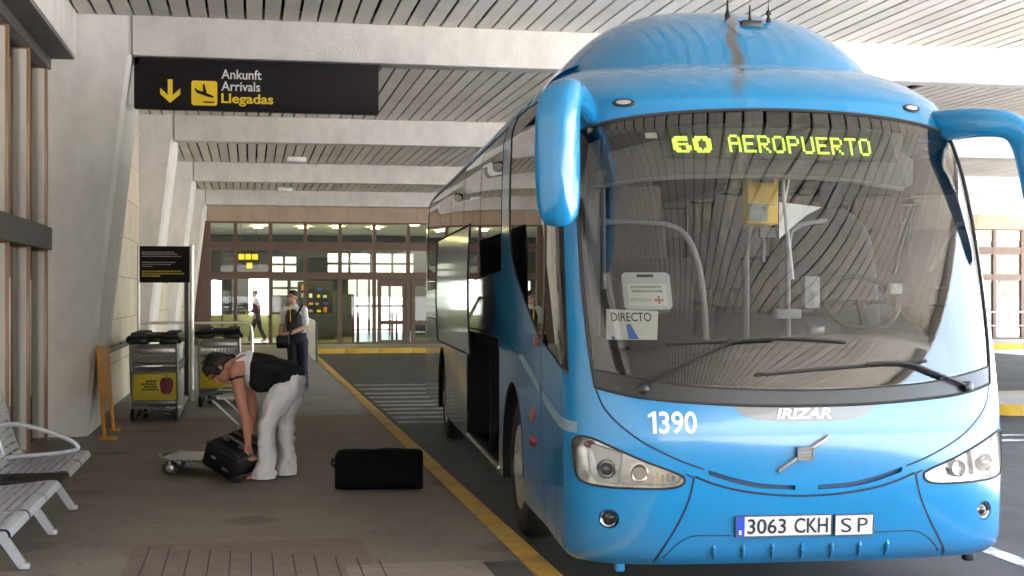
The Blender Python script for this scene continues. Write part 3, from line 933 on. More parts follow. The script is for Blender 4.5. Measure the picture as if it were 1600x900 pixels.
slot_t = catmull_open([(-.350, .797), (-.252, .750), (-.161, .720), (-.04, .706)]); slot_b = catmull_open([(-.04, .681), (-.161, .692), (-.251, .720), (-.346, .768)])
SLL = slot_b + slot_t; SLL = [q for q in SLL][::-1]; SLR = mirror_loop(SLL)
def pvl(pts, side): return [(pv(v, w, side), w) for v, w in pts]
sw_edge = catmull_open([(2.72, 2.33), (2.66, 2.10), (2.45, 1.93), (2.07, 1.77), (1.33, 1.50), (.83, 1.405), (.33, 1.31)])
def front_glass(side):
    lo = densify(sw_edge, .1, .1, False)
    l = [(pv(v, w, side), w) for v, w in lo]
    l += [(side * a, w) for a, w in ((.848, 1.40), (.842, 1.604), (.83, 1.894), (.815, 2.15), (.80, 2.45), (.80, 2.62), (.84, 2.76))]
    l += [(pv(v, w, side), w) for v, w in ((.95, 2.86), (1.3, 2.95), (1.8, 3.02), (2.3, 3.05), (2.74, 3.06))]
    return l if side < 0 else l[::-1]
DGL, DGR = front_glass(-1), front_glass(1)
def band(side):
    l = [(pv(v, w, side), w) for v, w in ((3.2, 1.93), (3.2, 3.04), (11.5, 3.04), (11.5, 1.80), (6, 1.86))]
    return l
BL, BR = band(-1), band(1)
def arch(vc, r, side): return [(pv(vc + r * cos(a), .5 + r * 1.16 * sin(a), side), .5 + r * 1.16 * sin(a)) for a in np.linspace(pi, 0, 25)]
W1, W2 = 2.55, 9.0
def bottom(side):
    pts = []
    for vc in (W1, W2):
        a = [(vc - .56, .345)] + [(vc + .56 * cos(t), .5 + .62 * sin(t)) for t in np.linspace(pi, 0, 25)] + [(vc + .56, .345)]
        pts += a
    return [(pv(v, w, side), w) for v, w in pts]
OUT = [(-12.3, .345)] + [q for q in bottom(-1)][::-1] + [(-1.35, .345), (-1.1, .32), (-.9, .28), (-.7, .27), (.7, .27), (.9, .28), (1.1, .32), (1.35, .345)] + bottom(1) + [(12.3, .345), (12.3, 3.325), (-12.3, 3.325)]
LUG = [(pv(v, w, -1), w) for v, w in ((3.33, .40), (3.33, 1.30), (3.42, 1.40), (5.85, 1.40), (5.92, 1.33), (5.92, .40))]

# ---- painted skin with the rust streak that runs down from the aerials
def blue_with_streak():
    nt, N, L = nodes_of(m_blue)
    b = N['Principled BSDF']
    base = b.inputs['Base Color'].links[0].from_socket
    tc = N.new('ShaderNodeTexCoord'); sp = N.new('ShaderNodeSeparateXYZ')
    L.new(tc.outputs['Object'], sp.inputs[0])
    def mth(op, a, b_=None, c=None):
        n = N.new('ShaderNodeMath'); n.operation = op
        for i, q in enumerate((a, b_, c)):
            if q is None: continue
            if isinstance(q, (int, float)): n.inputs[i].default_value = q
            else: L.new(q, n.inputs[i])
        return n.outputs[0]
    nz = N.new('ShaderNodeTexNoise'); nz.inputs['Scale'].default_value = 4; nz.inputs['Detail'].default_value = 6
    L.new(tc.outputs['Object'], nz.inputs['Vector'])
    x, y, z = sp.outputs
    ctr = mth('MULTIPLY_ADD', y, .23, -.318)
    d = mth('ADD', mth('SUBTRACT', x, ctr), mth('MULTIPLY', mth('SUBTRACT', nz.outputs[0], .5), .16))
    g = mth('POWER', 2.718, mth('MULTIPLY', mth('MULTIPLY', d, d), -620.0))
    def ramp(v, a, b_):
        n = N.new('ShaderNodeMapRange'); n.interpolation_type = 'SMOOTHSTEP'
        n.inputs[1].default_value = a; n.inputs[2].default_value = b_; L.new(v, n.inputs[0]); return n.outputs[0]
    k = mth('MULTIPLY', mth('MULTIPLY', g, ramp(z, 2.78, 3.25)), ramp(y, 2.2, 1.5))
    k = mth('MULTIPLY', k, mth('ADD', .45, nz.outputs[0]))
    k = mth('MINIMUM', mth('MULTIPLY', k, 1.15), .88)
    mx = N.new('ShaderNodeMix'); mx.data_type = 'RGBA'
    L.new(k, mx.inputs[0]); L.new(base, mx.inputs[6]); mx.inputs[7].default_value = (.075, .052, .013, 1)
    # road film low on the panels, fine specks everywhere, duller paint where the film lies
    n4 = N.new('ShaderNodeTexNoise'); n4.inputs['Scale'].default_value = 70; n4.inputs['Detail'].default_value = 3; L.new(tc.outputs['Object'], n4.inputs['Vector'])
    n5 = N.new('ShaderNodeTexNoise'); n5.inputs['Scale'].default_value = 3; n5.inputs['Detail'].default_value = 8; L.new(tc.outputs['Object'], n5.inputs['Vector'])
    film = mth('MULTIPLY', mth('MULTIPLY', ramp(z, .75, .25), n5.outputs[0]), .55)
    speck = mth('MULTIPLY', ramp(n4.outputs[0], .70, .78), .35)
    film = mth('MINIMUM', mth('ADD', film, speck), .6)
    m2 = N.new('ShaderNodeMix'); m2.data_type = 'RGBA'
    L.new(film, m2.inputs[0]); L.new(mx.outputs[2], m2.inputs[6]); m2.inputs[7].default_value = (.085, .085, .08, 1)
    L.new(m2.outputs[2], b.inputs['Base Color'])
    L.new(mth('ADD', mth('MULTIPLY', n5.outputs[0], .16), .10), b.inputs['Roughness'])
    b.inputs['Coat Roughness'].default_value = .06
blue_with_streak()
gp = np.concatenate([np.arange(-12, -2, .5), np.arange(-2, -1, .1), np.linspace(-1, 1, 75), np.arange(1.1, 2, .1), np.arange(2, 12.2, .5)])
gw = np.concatenate([np.arange(.29, 2.6, .045), np.arange(2.6, 3.32, .02)])
body = skin_patch('body', OUT, [WS, DGL, DGR, BL, BR, HL, HR, FL, FR, SLL, SLR, LUG], m_blue, coach, 0, .06, .04, gp, gw)
mb = MB()
tp = np.concatenate([np.linspace(-12.3, -2, 30), np.linspace(-2, 2, 80), np.linspace(2, 12.3, 30)])
top = [tuple(q) for q in SA(tp, np.full(len(tp), 3.325))]
mb.add(top, [tuple(range(len(top)))])
mb.build('roof_panel', m_blue, coach, fix=False)
rw = np.linspace(.345, 3.325, 40)
L_, R_ = SA(np.full(40, -12.3), rw), SA(np.full(40, 12.3), rw)
mb = MB().add(list(L_) + list(R_)[::-1], [tuple(range(80))])
mb.build('rear_panel', m_blue, coach, fix=False)
# roof pod (air conditioning) rising behind the brow
def pod(a, b):
    v = .68 + 9.9 * (b ** 2.2)
    t = min(1, (v - .68) / 1.5)
    hwid = max(.001, 1.17 * (1 - (1 - t) ** 2.3) ** (1 / 2.3))
    tt = max(0, min(1, (v - .68) / 1.3)) ** 1.5
    H = .66 * (1 - (1 - tt) ** 2.3)
    if v > 9.6: H *= max(0, (10.6 - v)) ** .5
    s = 2 * a - 1
    u = hwid * (abs(s) ** .8) * (1 if s >= 0 else -1)
    q = max(0, 1 - (abs(u) / hwid) ** 2.25) ** .66 if hwid > .002 else 0
    q = .55 * q + .45 * q * q * (3 - 2 * q)
    z0 = 2.93 + .09 * min(1, (v - .68) / .6)
    return (u, v, z0 + H * q)
mb = MB().grid(pod, 60, 70)
mb.build('roof_pod', m_blue, coach, angle=180)

# ---- glazing
skin_patch('windscreen', blk_c + rt_c[3:-1] + top_c[:-1] + lt_c[:-4], [], m_wind, coach, .0, .04, .04)
skin_patch('scuttle_panel', bot_c + blk_c[::-1], [], m_black, coach, .004, .03, .03)
g = MB(); skin_tube(g, WS, .009, .002, True); skin_tube(g, blk_c, .005, .004)
g.build('windscreen_seal', m_rubber, coach)
inner = [(a, b + .012) for a, b in blk_c] + [(.712, 1.5), (.722, 1.784), (.71, 2.148), (.69, 2.43), (.66, 2.60)] + [(a * .96, b - .078) for a, b in top_c] + [(-.66, 2.60), (-.69, 2.43), (-.71, 2.148), (-.722, 1.784), (-.712, 1.5)]
outer = blk_c + rt_c[3:-1] + top_c[:-1] + lt_c[:-4]
skin_patch('windscreen_border', outer, [inner], m_black_gloss, coach, -.008, .04, .04)
for side, dg, bd in ((-1, DGL, BL), (1, DGR, BR)):
    fg = skin_patch('door_window' if side < 0 else 'cab_window', dg, [], m_doorglass if side < 0 else m_cabglass, coach, -.002, .06, .05, gp=np.concatenate([np.linspace(-3.2, -.8, 60), np.linspace(.8, 3.2, 60)]))
    s = MB(); skin_tube(s, dg, .007, -.002, True, 6); s.build('window_seal', m_rubber, fg)
    nu, nv = 40, 70
    gv, gb = np.linspace(3.2, 11.5, nu + 1), 1 - (1 - np.linspace(0, 1, nv + 1)) ** 1.7
    A_ = np.array([(pv(v, 2.0, side), np.interp(v, [3.2, 6, 11.5], [1.93, 1.86, 1.80]) * (1 - b_) + 3.04 * b_) for b_ in gb for v in gv])
    if side < 0: A_ = A_.reshape(nv + 1, nu + 1, 2)[:, ::-1].reshape(-1, 2)
    q_ = MB(); q_.add(SP(A_[:, 0], A_[:, 1], -.002), [(j * (nu + 1) + i, j * (nu + 1) + i + 1, (j + 1) * (nu + 1) + i + 1, (j + 1) * (nu + 1) + i) for j in range(nv) for i in range(nu)])
    wn_ = q_.build('side_window', m_tint if side < 0 else m_tintclear, coach, angle=180, fix=False)
    wn_.data.normals_split_custom_set_from_vertices([tuple(n) for n in NA(A_[:, 0], A_[:, 1])])
    s = MB(); skin_tube(s, bd, .006, -.002, True, 6, .4, .05)
    for v in (4.75, 6.3, 7.85, 9.4):
        skin_strip(s, [(pv(v, 1.9, side), 1.9), (pv(v, 3.03, side), 3.03)], .02, .001)
    s.build('window_seal', m_rubber, wn_)
# door leaf lines, mullion and jamb on the kerb side
s = MB()
for v in (1.12, 1.16): skin_strip(s, [(pv(v + .02, 1.45, -1), 1.45), (pv(v, 2.9, -1), 2.9)], .05, .002)
s.build('door_pillar', m_black, coach)
s = MB()
skin_strip(s, [(pv(1.23, 1.46, -1), 1.46), (pv(1.19, 1.1, -1), 1.1), (pv(1.14, .7, -1), .7), (pv(1.0, .35, -1), .35)], .012, .001)
skin_strip(s, [(pv(.62, .9, -1), .9), (pv(.62, .36, -1), .36)], .008, .001)
for v in (6.0, 7.1, 8.3): skin_strip(s, [(pv(v, .36, -1), .36), (pv(v, 1.4, -1), 1.4)], .012, .001)
skin_strip(s, [(pv(3.2, 1.43, -1), 1.43), (pv(11.5, 1.43, -1), 1.43)], .012, .001)
skin_strip(s, catmull_open([(pv(3.33, 1.42, -1), 1.42), (pv(2.94, 1.40, -1), 1.40), (pv(2.3, 1.335, -1), 1.335), (pv(1.6, 1.225, -1), 1.225), (pv(1.2, 1.14, -1), 1.14)]), .01, .001)
hood = catmull_open([(-.726, 1.235), (-.699, 1.125), (-.637, 1.024), (-.561, .938), (-.452, .853), (-.362, .800)])
skin_strip(s, hood, .009, .001); skin_strip(s, mirror_loop(hood), .009, .001)
groove = catmull_open([(-.395, .762), (-.319, .716), (-.229, .680), (-.11, .655), (0, .648), (.11, .655), (.229, .680), (.319, .716), (.395, .762)])
skin_strip(s, groove, .013, .001)
bumper = catmull_open([(-.398, .757), (-.415, .64), (-.448, .518), (-.492, .395), (-.535, .285)])
skin_strip(s, bumper, .012, .001); skin_strip(s, mirror_loop(bumper), .012, .001)
skin_strip(s, [(-.398, .757), (-.425, .775)], .009, .001); skin_strip(s, [(.398, .757), (.425, .775)], .009, .001)
s.build('panel_gap', m_gap_and_shade, coach)
# pale stripe sweeping down to the headlamp
st = [(2.23, 1.325), (2.0, 1.335), (1.6, 1.26), (1.25, 1.185), (1.22, 1.12), (1.6, 1.195), (2.0, 1.265)]
skin_patch('stripe', [(pv(v, w, -1), w) for v, w in st], [], m_stripe, coach, .0015, .05, .03)
st = [(1.16, 1.165), (.8, 1.105), (.45, 1.06), (.22, 1.045), (.22, .985), (.45, .99), (.8, 1.035), (1.13, 1.10)]
skin_patch('stripe', [(pv(v, w, -1), w) for v, w in st], [], m_stripe, coach, .0015, .05, .03)
for v, w, r, m in ((1.50, .97, .045, m_amber), (1.50, .80, .035, m_redlamp), (1.33, 1.45, .03, m_amber)):
    c = MB(); c.lathe([(r, 0), (r, .015), (r * .7, .025), (.001, .028)], Matrix.Translation((-1.284, v, w)) @ Matrix.Rotation(R(-90), 4, 'Y'), 20)
    c.build('side_lamp', m, coach)
# wheels and arches
for side in (-1, 1):
    for vc in (W1, W2):
        wl = MB()
        Mx = Matrix.Translation((side * 1.245, vc, .5)) @ Matrix.Rotation(R(90) * side, 4, 'Y')
        wl.lathe([(.30, -.02), (.33, -.005), (.40, .0), (.475, -.02), (.497, -.06), (.5, -.12), (.5, -.2), (.49, -.26), (.42, -.29), (.3, -.29)], Mx, 48)
        wo = wl.build('wheel', m_rubber, coach)
        rm = MB()
        rm.lathe([(.30, -.015), (.305, -.03), (.285, -.04), (.27, -.12), (.20, -.13), (.15, -.10), (.10, -.10), (.10, .0), (.08, .02), (.001, .02)], Mx, 40)
        for k in range(10):
            a = 2 * pi * k / 10
            rm.lathe([(.016, -.13), (.016, -.095), (.001, -.09)], Mx @ Matrix.Translation((.165 * cos(a), .165 * sin(a), 0)), 8)
        rm.build('rim', m_wheel, wo)
        ar = MB()
        pr = [(vc + .56 * cos(t), .5 + .62 * sin(t)) for t in np.linspace(pi, 0, 25)]
        pr = [(vc - .56, .345)] + pr + [(vc + .56, .345)]
        n = len(pr)
        ar.add([(side * 1.284, v, w) for v, w in pr] + [(side * .75, v, w) for v, w in pr] , [(i, i + 1, n + i + 1, n + i) for i in range(n - 1)] + [tuple(range(n, 2 * n))])
        ar.build('wheel_arch', m_under, coach)
        lip = MB(); lip.tube([(side * 1.280, v, w) for v, w in pr[1:-1]], .009, 8); lip.build('arch_lip', m_black, coach)  # lip coloured black to stand in for the shade of the arch
# chassis underside: dark boxes added to block light
u = MB(); u.box(-1.2, 1.2, .6, 1.9, .38, .46); u.box(-1.2, 1.2, 3.2, 8.3, .36, .40); u.box(-.7, .7, .3, 11.7, .40, .5); u.box(-1.2, 1.2, 9.7, 11.8, .38, .46)
u.box(-1.27, 1.27, 11.82, 11.88, .36, 1.3)
u.build('underbody', m_under, coach)
# luggage hold: inside walls, raised flap and its arms
h = MB()
for c in ((-1.27, 1.2, 3.34, 5.9, .385, .40), (-1.27, 1.2, 3.34, 5.9, 1.41, 1.43), (-1.27, 1.2, 3.30, 3.33, .4, 1.41), (-1.27, 1.2, 5.925, 5.95, .4, 1.41), (1.2, 1.22, 3.3, 5.95, .385, 1.43)): h.box(*c)
h.box(-1.22, -1.17, 4.5, 4.55, .4, 1.41)
h.build('luggage_hold', m_under, coach)
h = MB(); h.box(-1.296, -1.262, 3.36, 5.88, .375, .404, bev=.006); h.build('sill', m_alu, coach)
f = MB()
def flap(a, b):
    w = 1.27 + 1.03 * b
    return (-1.50 - .02 * (1 - (2 * b - 1) ** 2), 3.45 + 3.35 * a, w)
f.grid(flap, 6, 14)
fl = f.build('luggage_flap', m_blue, coach)
f = MB()
def flap_in(a, b): q = flap(a, b); return (q[0] + .006 + .03 * min(1, 12 * min(a, 1 - a, b * .6, (1 - b) * .6)), q[1], q[2])
f.grid(flap_in, 24, 24); f.build('flap_lining', m_under, fl)
f = MB(); f.tube([flap(a, b) for a, b in ([(0, k / 14) for k in range(15)] + [(k / 6, 1) for k in range(1, 7)] + [(1, 1 - k / 14) for k in range(1, 15)] + [(1 - k / 6, 0) for k in range(1, 6)])], .009, 6, closed=True)
f.build('edge_strip', m_rubber, fl)
for v in (6.3,):
    MB().tube([(-1.26, v, 1.36), (-1.40, v, 1.62), (-1.455, v + .05, 1.72)], .018, 8).build('flap_arm', m_black, coach)

# ---- lamps
for side, hl, fg in ((-1, HL, FL), (1, HR, FR)):
    hd = skin_patch('headlight', hl, [], m_clear, coach, .003, .02, .02, gp=np.linspace(-.84 if side < 0 else .42, -.42 if side < 0 else .84, 24), gw=np.linspace(.69, .98, 14))
    r = MB(); skin_rim(r, hl, .0, -.07); r.build('housing', m_reflector, hd)
    skin_patch('reflector', hl, [], m_reflector, hd, -.068, .02, .02)
    sgn = lambda l: [(side * abs(a), b) for a, b in l]
    skin_patch('inner_bezel', sgn([(.775, .93), (.70, .905), (.645, .885), (.665, .72), (.755, .72), (.742, .80)]), [], m_pale, hd, -.045, .02, .02)
    r = MB()
    for (p0, w0, r0, dd) in ((.702, .797, .056, -.022), (.585, .772, .05, -.04)):
        c = SP(side * p0, w0, dd); n = NA(side * p0, w0)
        Mx = Matrix.Translation(c) @ Vector(n).to_track_quat('Z', 'Y').to_matrix().to_4x4()
        r.lathe([(r0, -.03), (r0, .0), (r0 * .92, .012), (r0 * .78, .004), (r0 * .74, -.02)], Mx, 28)
    r.build('lamp_ring', m_chrome, hd)
    r = MB()
    for (p0, w0, r0, dd) in ((.702, .797, .036, -.022),):
        c = SP(side * p0, w0, dd); n = NA(side * p0, w0)
        Mx = Matrix.Translation(c) @ Vector(n).to_track_quat('Z', 'Y').to_matrix().to_4x4()
        r.lathe([(r0, -.02), (r0, .0), (r0 * .8, .014), (r0 * .4, .022), (.001, .024)], Mx, 24)
    r.build('projector_lens', m_lensgrey, hd)
    r = MB()
    c = SP(side * .785, .925, -.045); n = NA(side * .785, .925)
    Mx = Matrix.Translation(c) @ Vector(n).to_track_quat('Z', 'Y').to_matrix().to_4x4()
    r.lathe([(.022, -.02), (.022, .0), (.014, .02), (.001, .026)], Mx, 18)
    r.build('indicator_bulb', m_amber, hd)
    r = MB()
    for k in range(5): skin_strip(r, [(side * (.535 - k * .018), .76 + .012 * (k % 2)), (side * (.535 - k * .018), .725)], .012, -.05)
    r.build('reflector_facet', m_chrome, hd)
    r = MB(); skin_tube(r, hl, .0065, .002, True, 6); r.build('lamp_seal', m_rubber, hd)
    # fog lamp in its round recess
    r = MB(); skin_rim(r, fg, 0, -.06)
    fo = r.build('fog_light', m_bluedull, coach)
    c = SP(side * .692, .528, -.02); n = NA(side * .692, .528)
    Mx = Matrix.Translation(c) @ Vector(n).to_track_quat('Z', 'Y').to_matrix().to_4x4()
    r = MB(); r.lathe([(.05, -.03), (.05, .008), (.044, .016), (.036, .008), (.034, -.02)], Mx, 32); r.build('lamp_ring', m_chrome, fo)
    r = MB(); r.lathe([(.036, -.02), (.034, .0), (.02, .012), (.001, .015)], Mx, 28); r.build('lamp_lens', m_lens, fo)
    r = MB(); r.lathe([(.06, -.05), (.06, -.035), (.001, -.034)], Mx, 20); r.build('lamp_back', m_under, fo)
    # marker lamp on the brow
    mk = skin_patch('marker_lamp', ellipse(side * .502, 2.866, .034, .021), [], m_black, coach, .004, .02, .02)
    skin_patch('lamp_lens', ellipse(side * .502, 2.866, .026, .014), [], m_amber if False else m_reflector, mk, .010, .02, .02)
    r = MB(); skin_tube(r, ellipse(side * .502, 2.866, .034, .021), .006, .004, True, 6, .02, .02); r.build('lamp_ring', m_black, mk)
    # air slot in the lower edge of the front panel
    sl = SLL if side < 0 else SLR
    r = MB(); skin_rim(r, sl, 0, -.035); r.build('air_slot', m_bluedull, coach)
    skin_patch('slot_back', sl, [], m_slot, coach, -.033, .03, .02)

# ---- lower lip with its ribs
s = MB()
rec = catmull_open([(-.50, .315), (-.46, .385), (-.416, .430), (-.383, .440)]) + [(-.27, .437)]
skin_strip(s, rec, .006, .001); s.build('lip_crease_shade', m_gap_and_shade, coach); s = MB(); skin_strip(s, [(.25, .437), (.383, .440)] + catmull_open([(.416, .430), (.46, .385), (.50, .315)]), .006, .001)  # thin dark strips paint the shade along the recess edge
s.build('lip_crease_shade', m_gap_and_shade, coach)
for p0 in (-.325, -.222, -.118, -.012, .095, .196, .298):
    a, b, c = SP(p0, .395, -.006), SP(p0, .35, .006), SP(p0 + .004, .30, .002)
    MB().tube([a, (np.array(a) + b) / 2 + NA(p0, .37) * .006, b, c], [.003, .011, .013, .004], 8).build('lip_rib', m_blue, coach)
for p0, m_ in ((-.66, m_bluedull), (.70, m_black)):
    c = SP(p0, .27, -.08); MB().box(c[0] - .025, c[0] + .025, c[1] - .03, c[1] + .03, .22, .29, bev=.008).build('tow_bracket', m_, coach)

# ---- lettering and badges
F = lambda off: (lambda a, b: tuple(SP(a, b, off)))
text_on('fleet_number', '390', m_white, coach, F(.0025), -.515, -.386, .993, 1.114, bold=.016)
one = [(-.537, .995), (-.524, .995), (-.524, 1.114), (-.533, 1.114), (-.552, 1.096), (-.552, 1.080), (-.537, 1.090)]
MB().add([SP(a, b_, .0025) for a, b_ in one], [tuple(range(7))]).build('fleet_number', m_white, coach, smooth=False, fix=False)
plq = skin_patch('badge_panel', catmull_open([(-.253, 1.140), (-.235, 1.105), (-.20, 1.075), (-.137, 1.057), (0, 1.052), (.137, 1.057), (.20, 1.075), (.235, 1.105), (.253, 1.140)]), [], m_graphite, coach, .003, .03, .02)
text_on('badge_lettering', 'IRIZAR', m_white, plq, F(.007), -.106, .090, 1.068, 1.126, bold=.035, shear=.22)
em = MB(); skin_strip(em, [(-.104, .785), (.078, .972)], .02, .014); skin_strip(em, [(-.104, .785), (.078, .972)], .03, .008)
emb = em.build('front_badge', m_graphite, coach)
em = MB(); skin_tube(em, [(-.104, .787), (.078, .972)], .008, .016, seg=6); em.build('badge_bar', m_chrome, emb)
sq = [(-.036, .846), (.018, .846), (.018, .912), (-.036, .912)]
skin_patch('badge_square', sq, [], m_graphite, emb, .026, .03, .03)
em = MB(); skin_rim(em, sq, .026, .004); skin_tube(em, sq, .005, .027, True, 6); em.build('badge_frame', m_steel, emb)
em = MB(); skin_strip(em, [(-.026, .886), (.009, .886)], .008, .0275); skin_strip(em, [(-.026, .870), (.009, .870)], .005, .0275); em.build('badge_mark', m_steel, emb)
def plate(name, p0, p1, w0, w1):
    l = [(p0, w0), (p1, w0), (p1, w1), (p0, w1)]
    pl = skin_patch(name, l, [], m_plate, coach, .014, .03, .03)
    r = MB(); skin_rim(r, l, .014, 0); skin_tube(r, l, .004, .014, True, 6); r.build('plate_frame', m_dkgrey, pl)
    return pl
pl = plate('number_plate', -.252, .088, .432, .545)
skin_patch('plate_band', [(-.250, .434), (-.222, .434), (-.222, .543), (-.250, .543)], [], m_plateblue, pl, .016, .02, .03)
text_on('plate_band_letter', 'E', m_white, pl, F(.017), -.241, -.231, .445, .468, bold=.02)
text_on('plate_lettering', '3063', m_ink, pl, F(.017), -.212, -.075, .447, .530, bold=.012)
text_on('plate_lettering', 'CKH', m_ink, pl, F(.017), -.045, .075, .447, .530, bold=.012)
pl = plate('number_plate', .101, .240, .428, .541)
text_on('plate_lettering', 'S', m_ink, pl, F(.017), .122, .160, .445, .524)
text_on('plate_lettering', 'P', m_ink, pl, F(.017), .183, .219, .445, .524)

# ---- wipers
def wiper(arm, blade):
    a = MB(); skin_tube(a, arm, .011, .035, seg=8)
    for t, r in ((arm[0], .03),):
        c = SP(*t, .03); n = NA(*t)
        a.lathe([(r, -.03), (r, .012), (r * .6, .02), (.001, .021)], Matrix.Translation(c) @ Vector(n).to_track_quat('Z', 'Y').to_matrix().to_4x4(), 16)
    o = a.build('wiper', m_black, coach)
    b = MB(); skin_tube(b, blade, .009, .014, seg=6); skin_tube(b, blade[1:-1], .007, .028, seg=6)
    b.build('wiper_blade', m_rubber, o)
    return o
wiper(smooth_loop([(-.562, 1.235), (-.483, 1.313), (-.30, 1.448), (-.232, 1.487), (-.10, 1.498)], 5, False), smooth_loop([(-.474, 1.477), (-.232, 1.492), (-.05, 1.503), (.154, 1.482)], 6, False))
wiper(smooth_loop([(.60, 1.228), (.49, 1.292), (.383, 1.352), (.30, 1.362), (.218, 1.355)], 5, False), smooth_loop([(-.173, 1.305), (.03, 1.332), (.218, 1.351), (.445, 1.374)], 6, False))

# ---- mirrors: arm from the brow corner, forward and down into the housing
def mirror(side):
    if side < 0:
        path = [(1.08, .80, 2.80, .085, .075), (1.15, .55, 2.82, .085, .075), (1.24, .28, 2.835, .085, .08), (1.325, .06, 2.82, .095, .09), (1.375, -.02, 2.74, .108, .105), (1.385, -.03, 2.60, .112, .11), (1.385, -.03, 2.42, .112, .11), (1.38, -.02, 2.25, .108, .105), (1.37, -.01, 2.165, .092, .09), (1.365, 0, 2.125, .06, .06)]
    else:
        path = [(1.06, .84, 2.775, .085, .10), (1.16, .62, 2.775, .08, .095), (1.27, .45, 2.765, .08, .085), (1.385, .37, 2.735, .08, .08), (1.465, .35, 2.65, .09, .085), (1.52, .35, 2.50, .10, .09), (1.575, .36, 2.30, .105, .095), (1.61, .37, 2.15, .10, .09), (1.625, .38, 2.06, .06, .06)]
    P = [np.array(q[:3]) for q in path]
    sm = smooth_loop([tuple(q) for q in path], 5, False)
    vs, fs = [], []
    seg = 22
    n = len(sm)
    for i, q in enumerate(sm):
        c = Vector(q[:3]); a = Vector(sm[max(0, i - 1)][:3]); b = Vector(sm[min(n - 1, i + 1)][:3])
        T = (b - a).normalized()
        X = Vector((.78, .62, 0)); X = (X - T * X.dot(T)).normalized()
        Y = T.cross(X)
        for k in range(seg):
            t = 2 * pi * k / seg
            ca, sa = cos(t), sin(t)
            r1, r2 = abs(ca) ** .72 * (1 if ca >= 0 else -1), abs(sa) ** .72 * (1 if sa >= 0 else -1)
            pt = c + X * (q[3] * r1) + Y * (q[4] * r2)
            vs.append((side * pt.x, pt.y, pt.z))
    for i in range(n - 1):
        for k in range(seg): fs.append((i * seg + k, i * seg + (k + 1) % seg, (i + 1) * seg + (k + 1) % seg, (i + 1) * seg + k))
    fs.append(tuple(range(seg))); fs.append(tuple((n - 1) * seg + k for k in range(seg)))
    o = MB().add(vs, fs).build('mirror', m_blue, coach, angle=60)
    g = MB().box(-.075, .075, .0, .012, 2.2, 2.7, bev=.004)
    go = g.build('mirror_glass', m_chrome, o); go.location = (-1.40, .085, 0) if side < 0 else (1.60, .46, -.1); go.rotation_euler = (0, 0, side * .3)
mirror(-1); mirror(1)
# ---- aerials on the pod
def pod_z(u, v):
    t = min(1, (v - .68) / 1.5); hwid = 1.17 * (1 - (1 - t) ** 2.3) ** (1 / 2.3); tt = max(0, min(1, (v - .68) / 1.3)) ** 1.5
    return 3.02 + .66 * (1 - (1 - tt) ** 2.3) * max(0, 1 - (abs(u) / hwid) ** 2.25) ** .66
for u, v, kind in ((.04, 1.62, 0), (.15, 1.48, 1), (.30, 1.55, 2)):
    z = pod_z(u, v)
    a = MB()
    if kind == 1: a.box(u - .07, u + .07, v - .05, v + .05, z - .03, z + .012, bev=.006)
    a.lathe([(.020, -.02), (.017, .015), (.009, .04), (.005, .12 if kind != 2 else .09), (.001, .125)], Matrix.Translation((u, v, z)), 14)
    if kind == 0: a.tube([(u, v, z + .12), (u - .02, v + .02, z + .4)], .0035, 6)
    if kind == 2: a.lathe([(.014, .05), (.02, .06), (.014, .08)], Matrix.Translation((u, v, z)), 12); a.tube([(u, v, z + .09), (u, v + .01, z + .4)], .002, 5)
    a.build('aerial', m_black, coach)

# ---- what shows through the windscreen
skin_patch('destination_board', [(-.392, 2.552), (.425, 2.547), (.412, 2.748), (.2, 2.758), (-.38, 2.748)], [], m_led_panel, coach, -.065, .04, .04)
GL = {'A': '01110 10001 10001 11111 10001 10001 10001', 'E': '11111 10000 10000 11110 10000 10000 11111', 'R': '11110 10001 10001 11110 10100 10010 10001', 'O': '01110 10001 10001 10001 10001 10001 01110',
      'P': '11110 10001 10001 11110 10000 10000 10000', 'U': '10001 10001 10001 10001 10001 10001 01110', 'T': '11111 00100 00100 00100 00100 00100 00100',
      '6': '0111110 1111110 1100000 1111110 1100011 1110011 0111110', '0': '0111110 1110111 1100011 1100011 1100011 1110111 0111110'}
dots = MB()
def led(ch, p0, dp, w0, dw):
    for r, row in enumerate(GL[ch].split()):
        for c, bit in enumerate(row):
            if bit == '1':
                a, b = p0 + c * dp, w0 - r * dw
                dots.add([SP(a, b, -.058), SP(a + dp * .9, b, -.058), SP(a + dp * .9, b - dw * .9, -.058), SP(a, b - dw * .9, -.058)], [(3, 2, 1, 0)])
led('6', -.364, .0089, 2.692, .0148); led('0', -.294, .0089, 2.692, .0148)
for k, ch in enumerate('AEROPUERTO'): led(ch, -.172 + k * .0508, .0083, 2.704 - .0012 * k, .0158)
dots.build('destination_lettering', m_led, coach, smooth=False, fix=False)
skin_patch('sticker', [(-.455, 2.655), (-.415, 2.655), (-.415, 2.69), (-.455, 2.69)], [], m_cardwhite, coach, -.02, .03, .03)
skin_patch('sun_blind', catmull_open([(-.68, 2.40), (-.4, 2.452), (-.1, 2.466), (.2, 2.452), (.45, 2.40)]) + [(.50, 2.44), (.52, 2.60), (.42, 2.70), (0, 2.735), (-.42, 2.70), (-.66, 2.60)], [], m_blind, coach, -.11, .04, .04)
b = MB(); skin_tube(b, catmull_open([(-.68, 2.40), (-.4, 2.452), (-.1, 2.466), (.2, 2.452), (.45, 2.40)]), .012, -.105, seg=8); b.build('blind_rail', m_cabin_pale, coach)
i_ = MB(); i_.box(-1.2, 1.2, 1.35, 11.6, 1.30, 1.36); i_.box(-1.2, 1.2, .35, 1.36, .82, .88); i_.box(-1.2, 1.2, 1.33, 1.37, .88, 1.36)
i_.build('cabin_floor', m_cabin, coach)
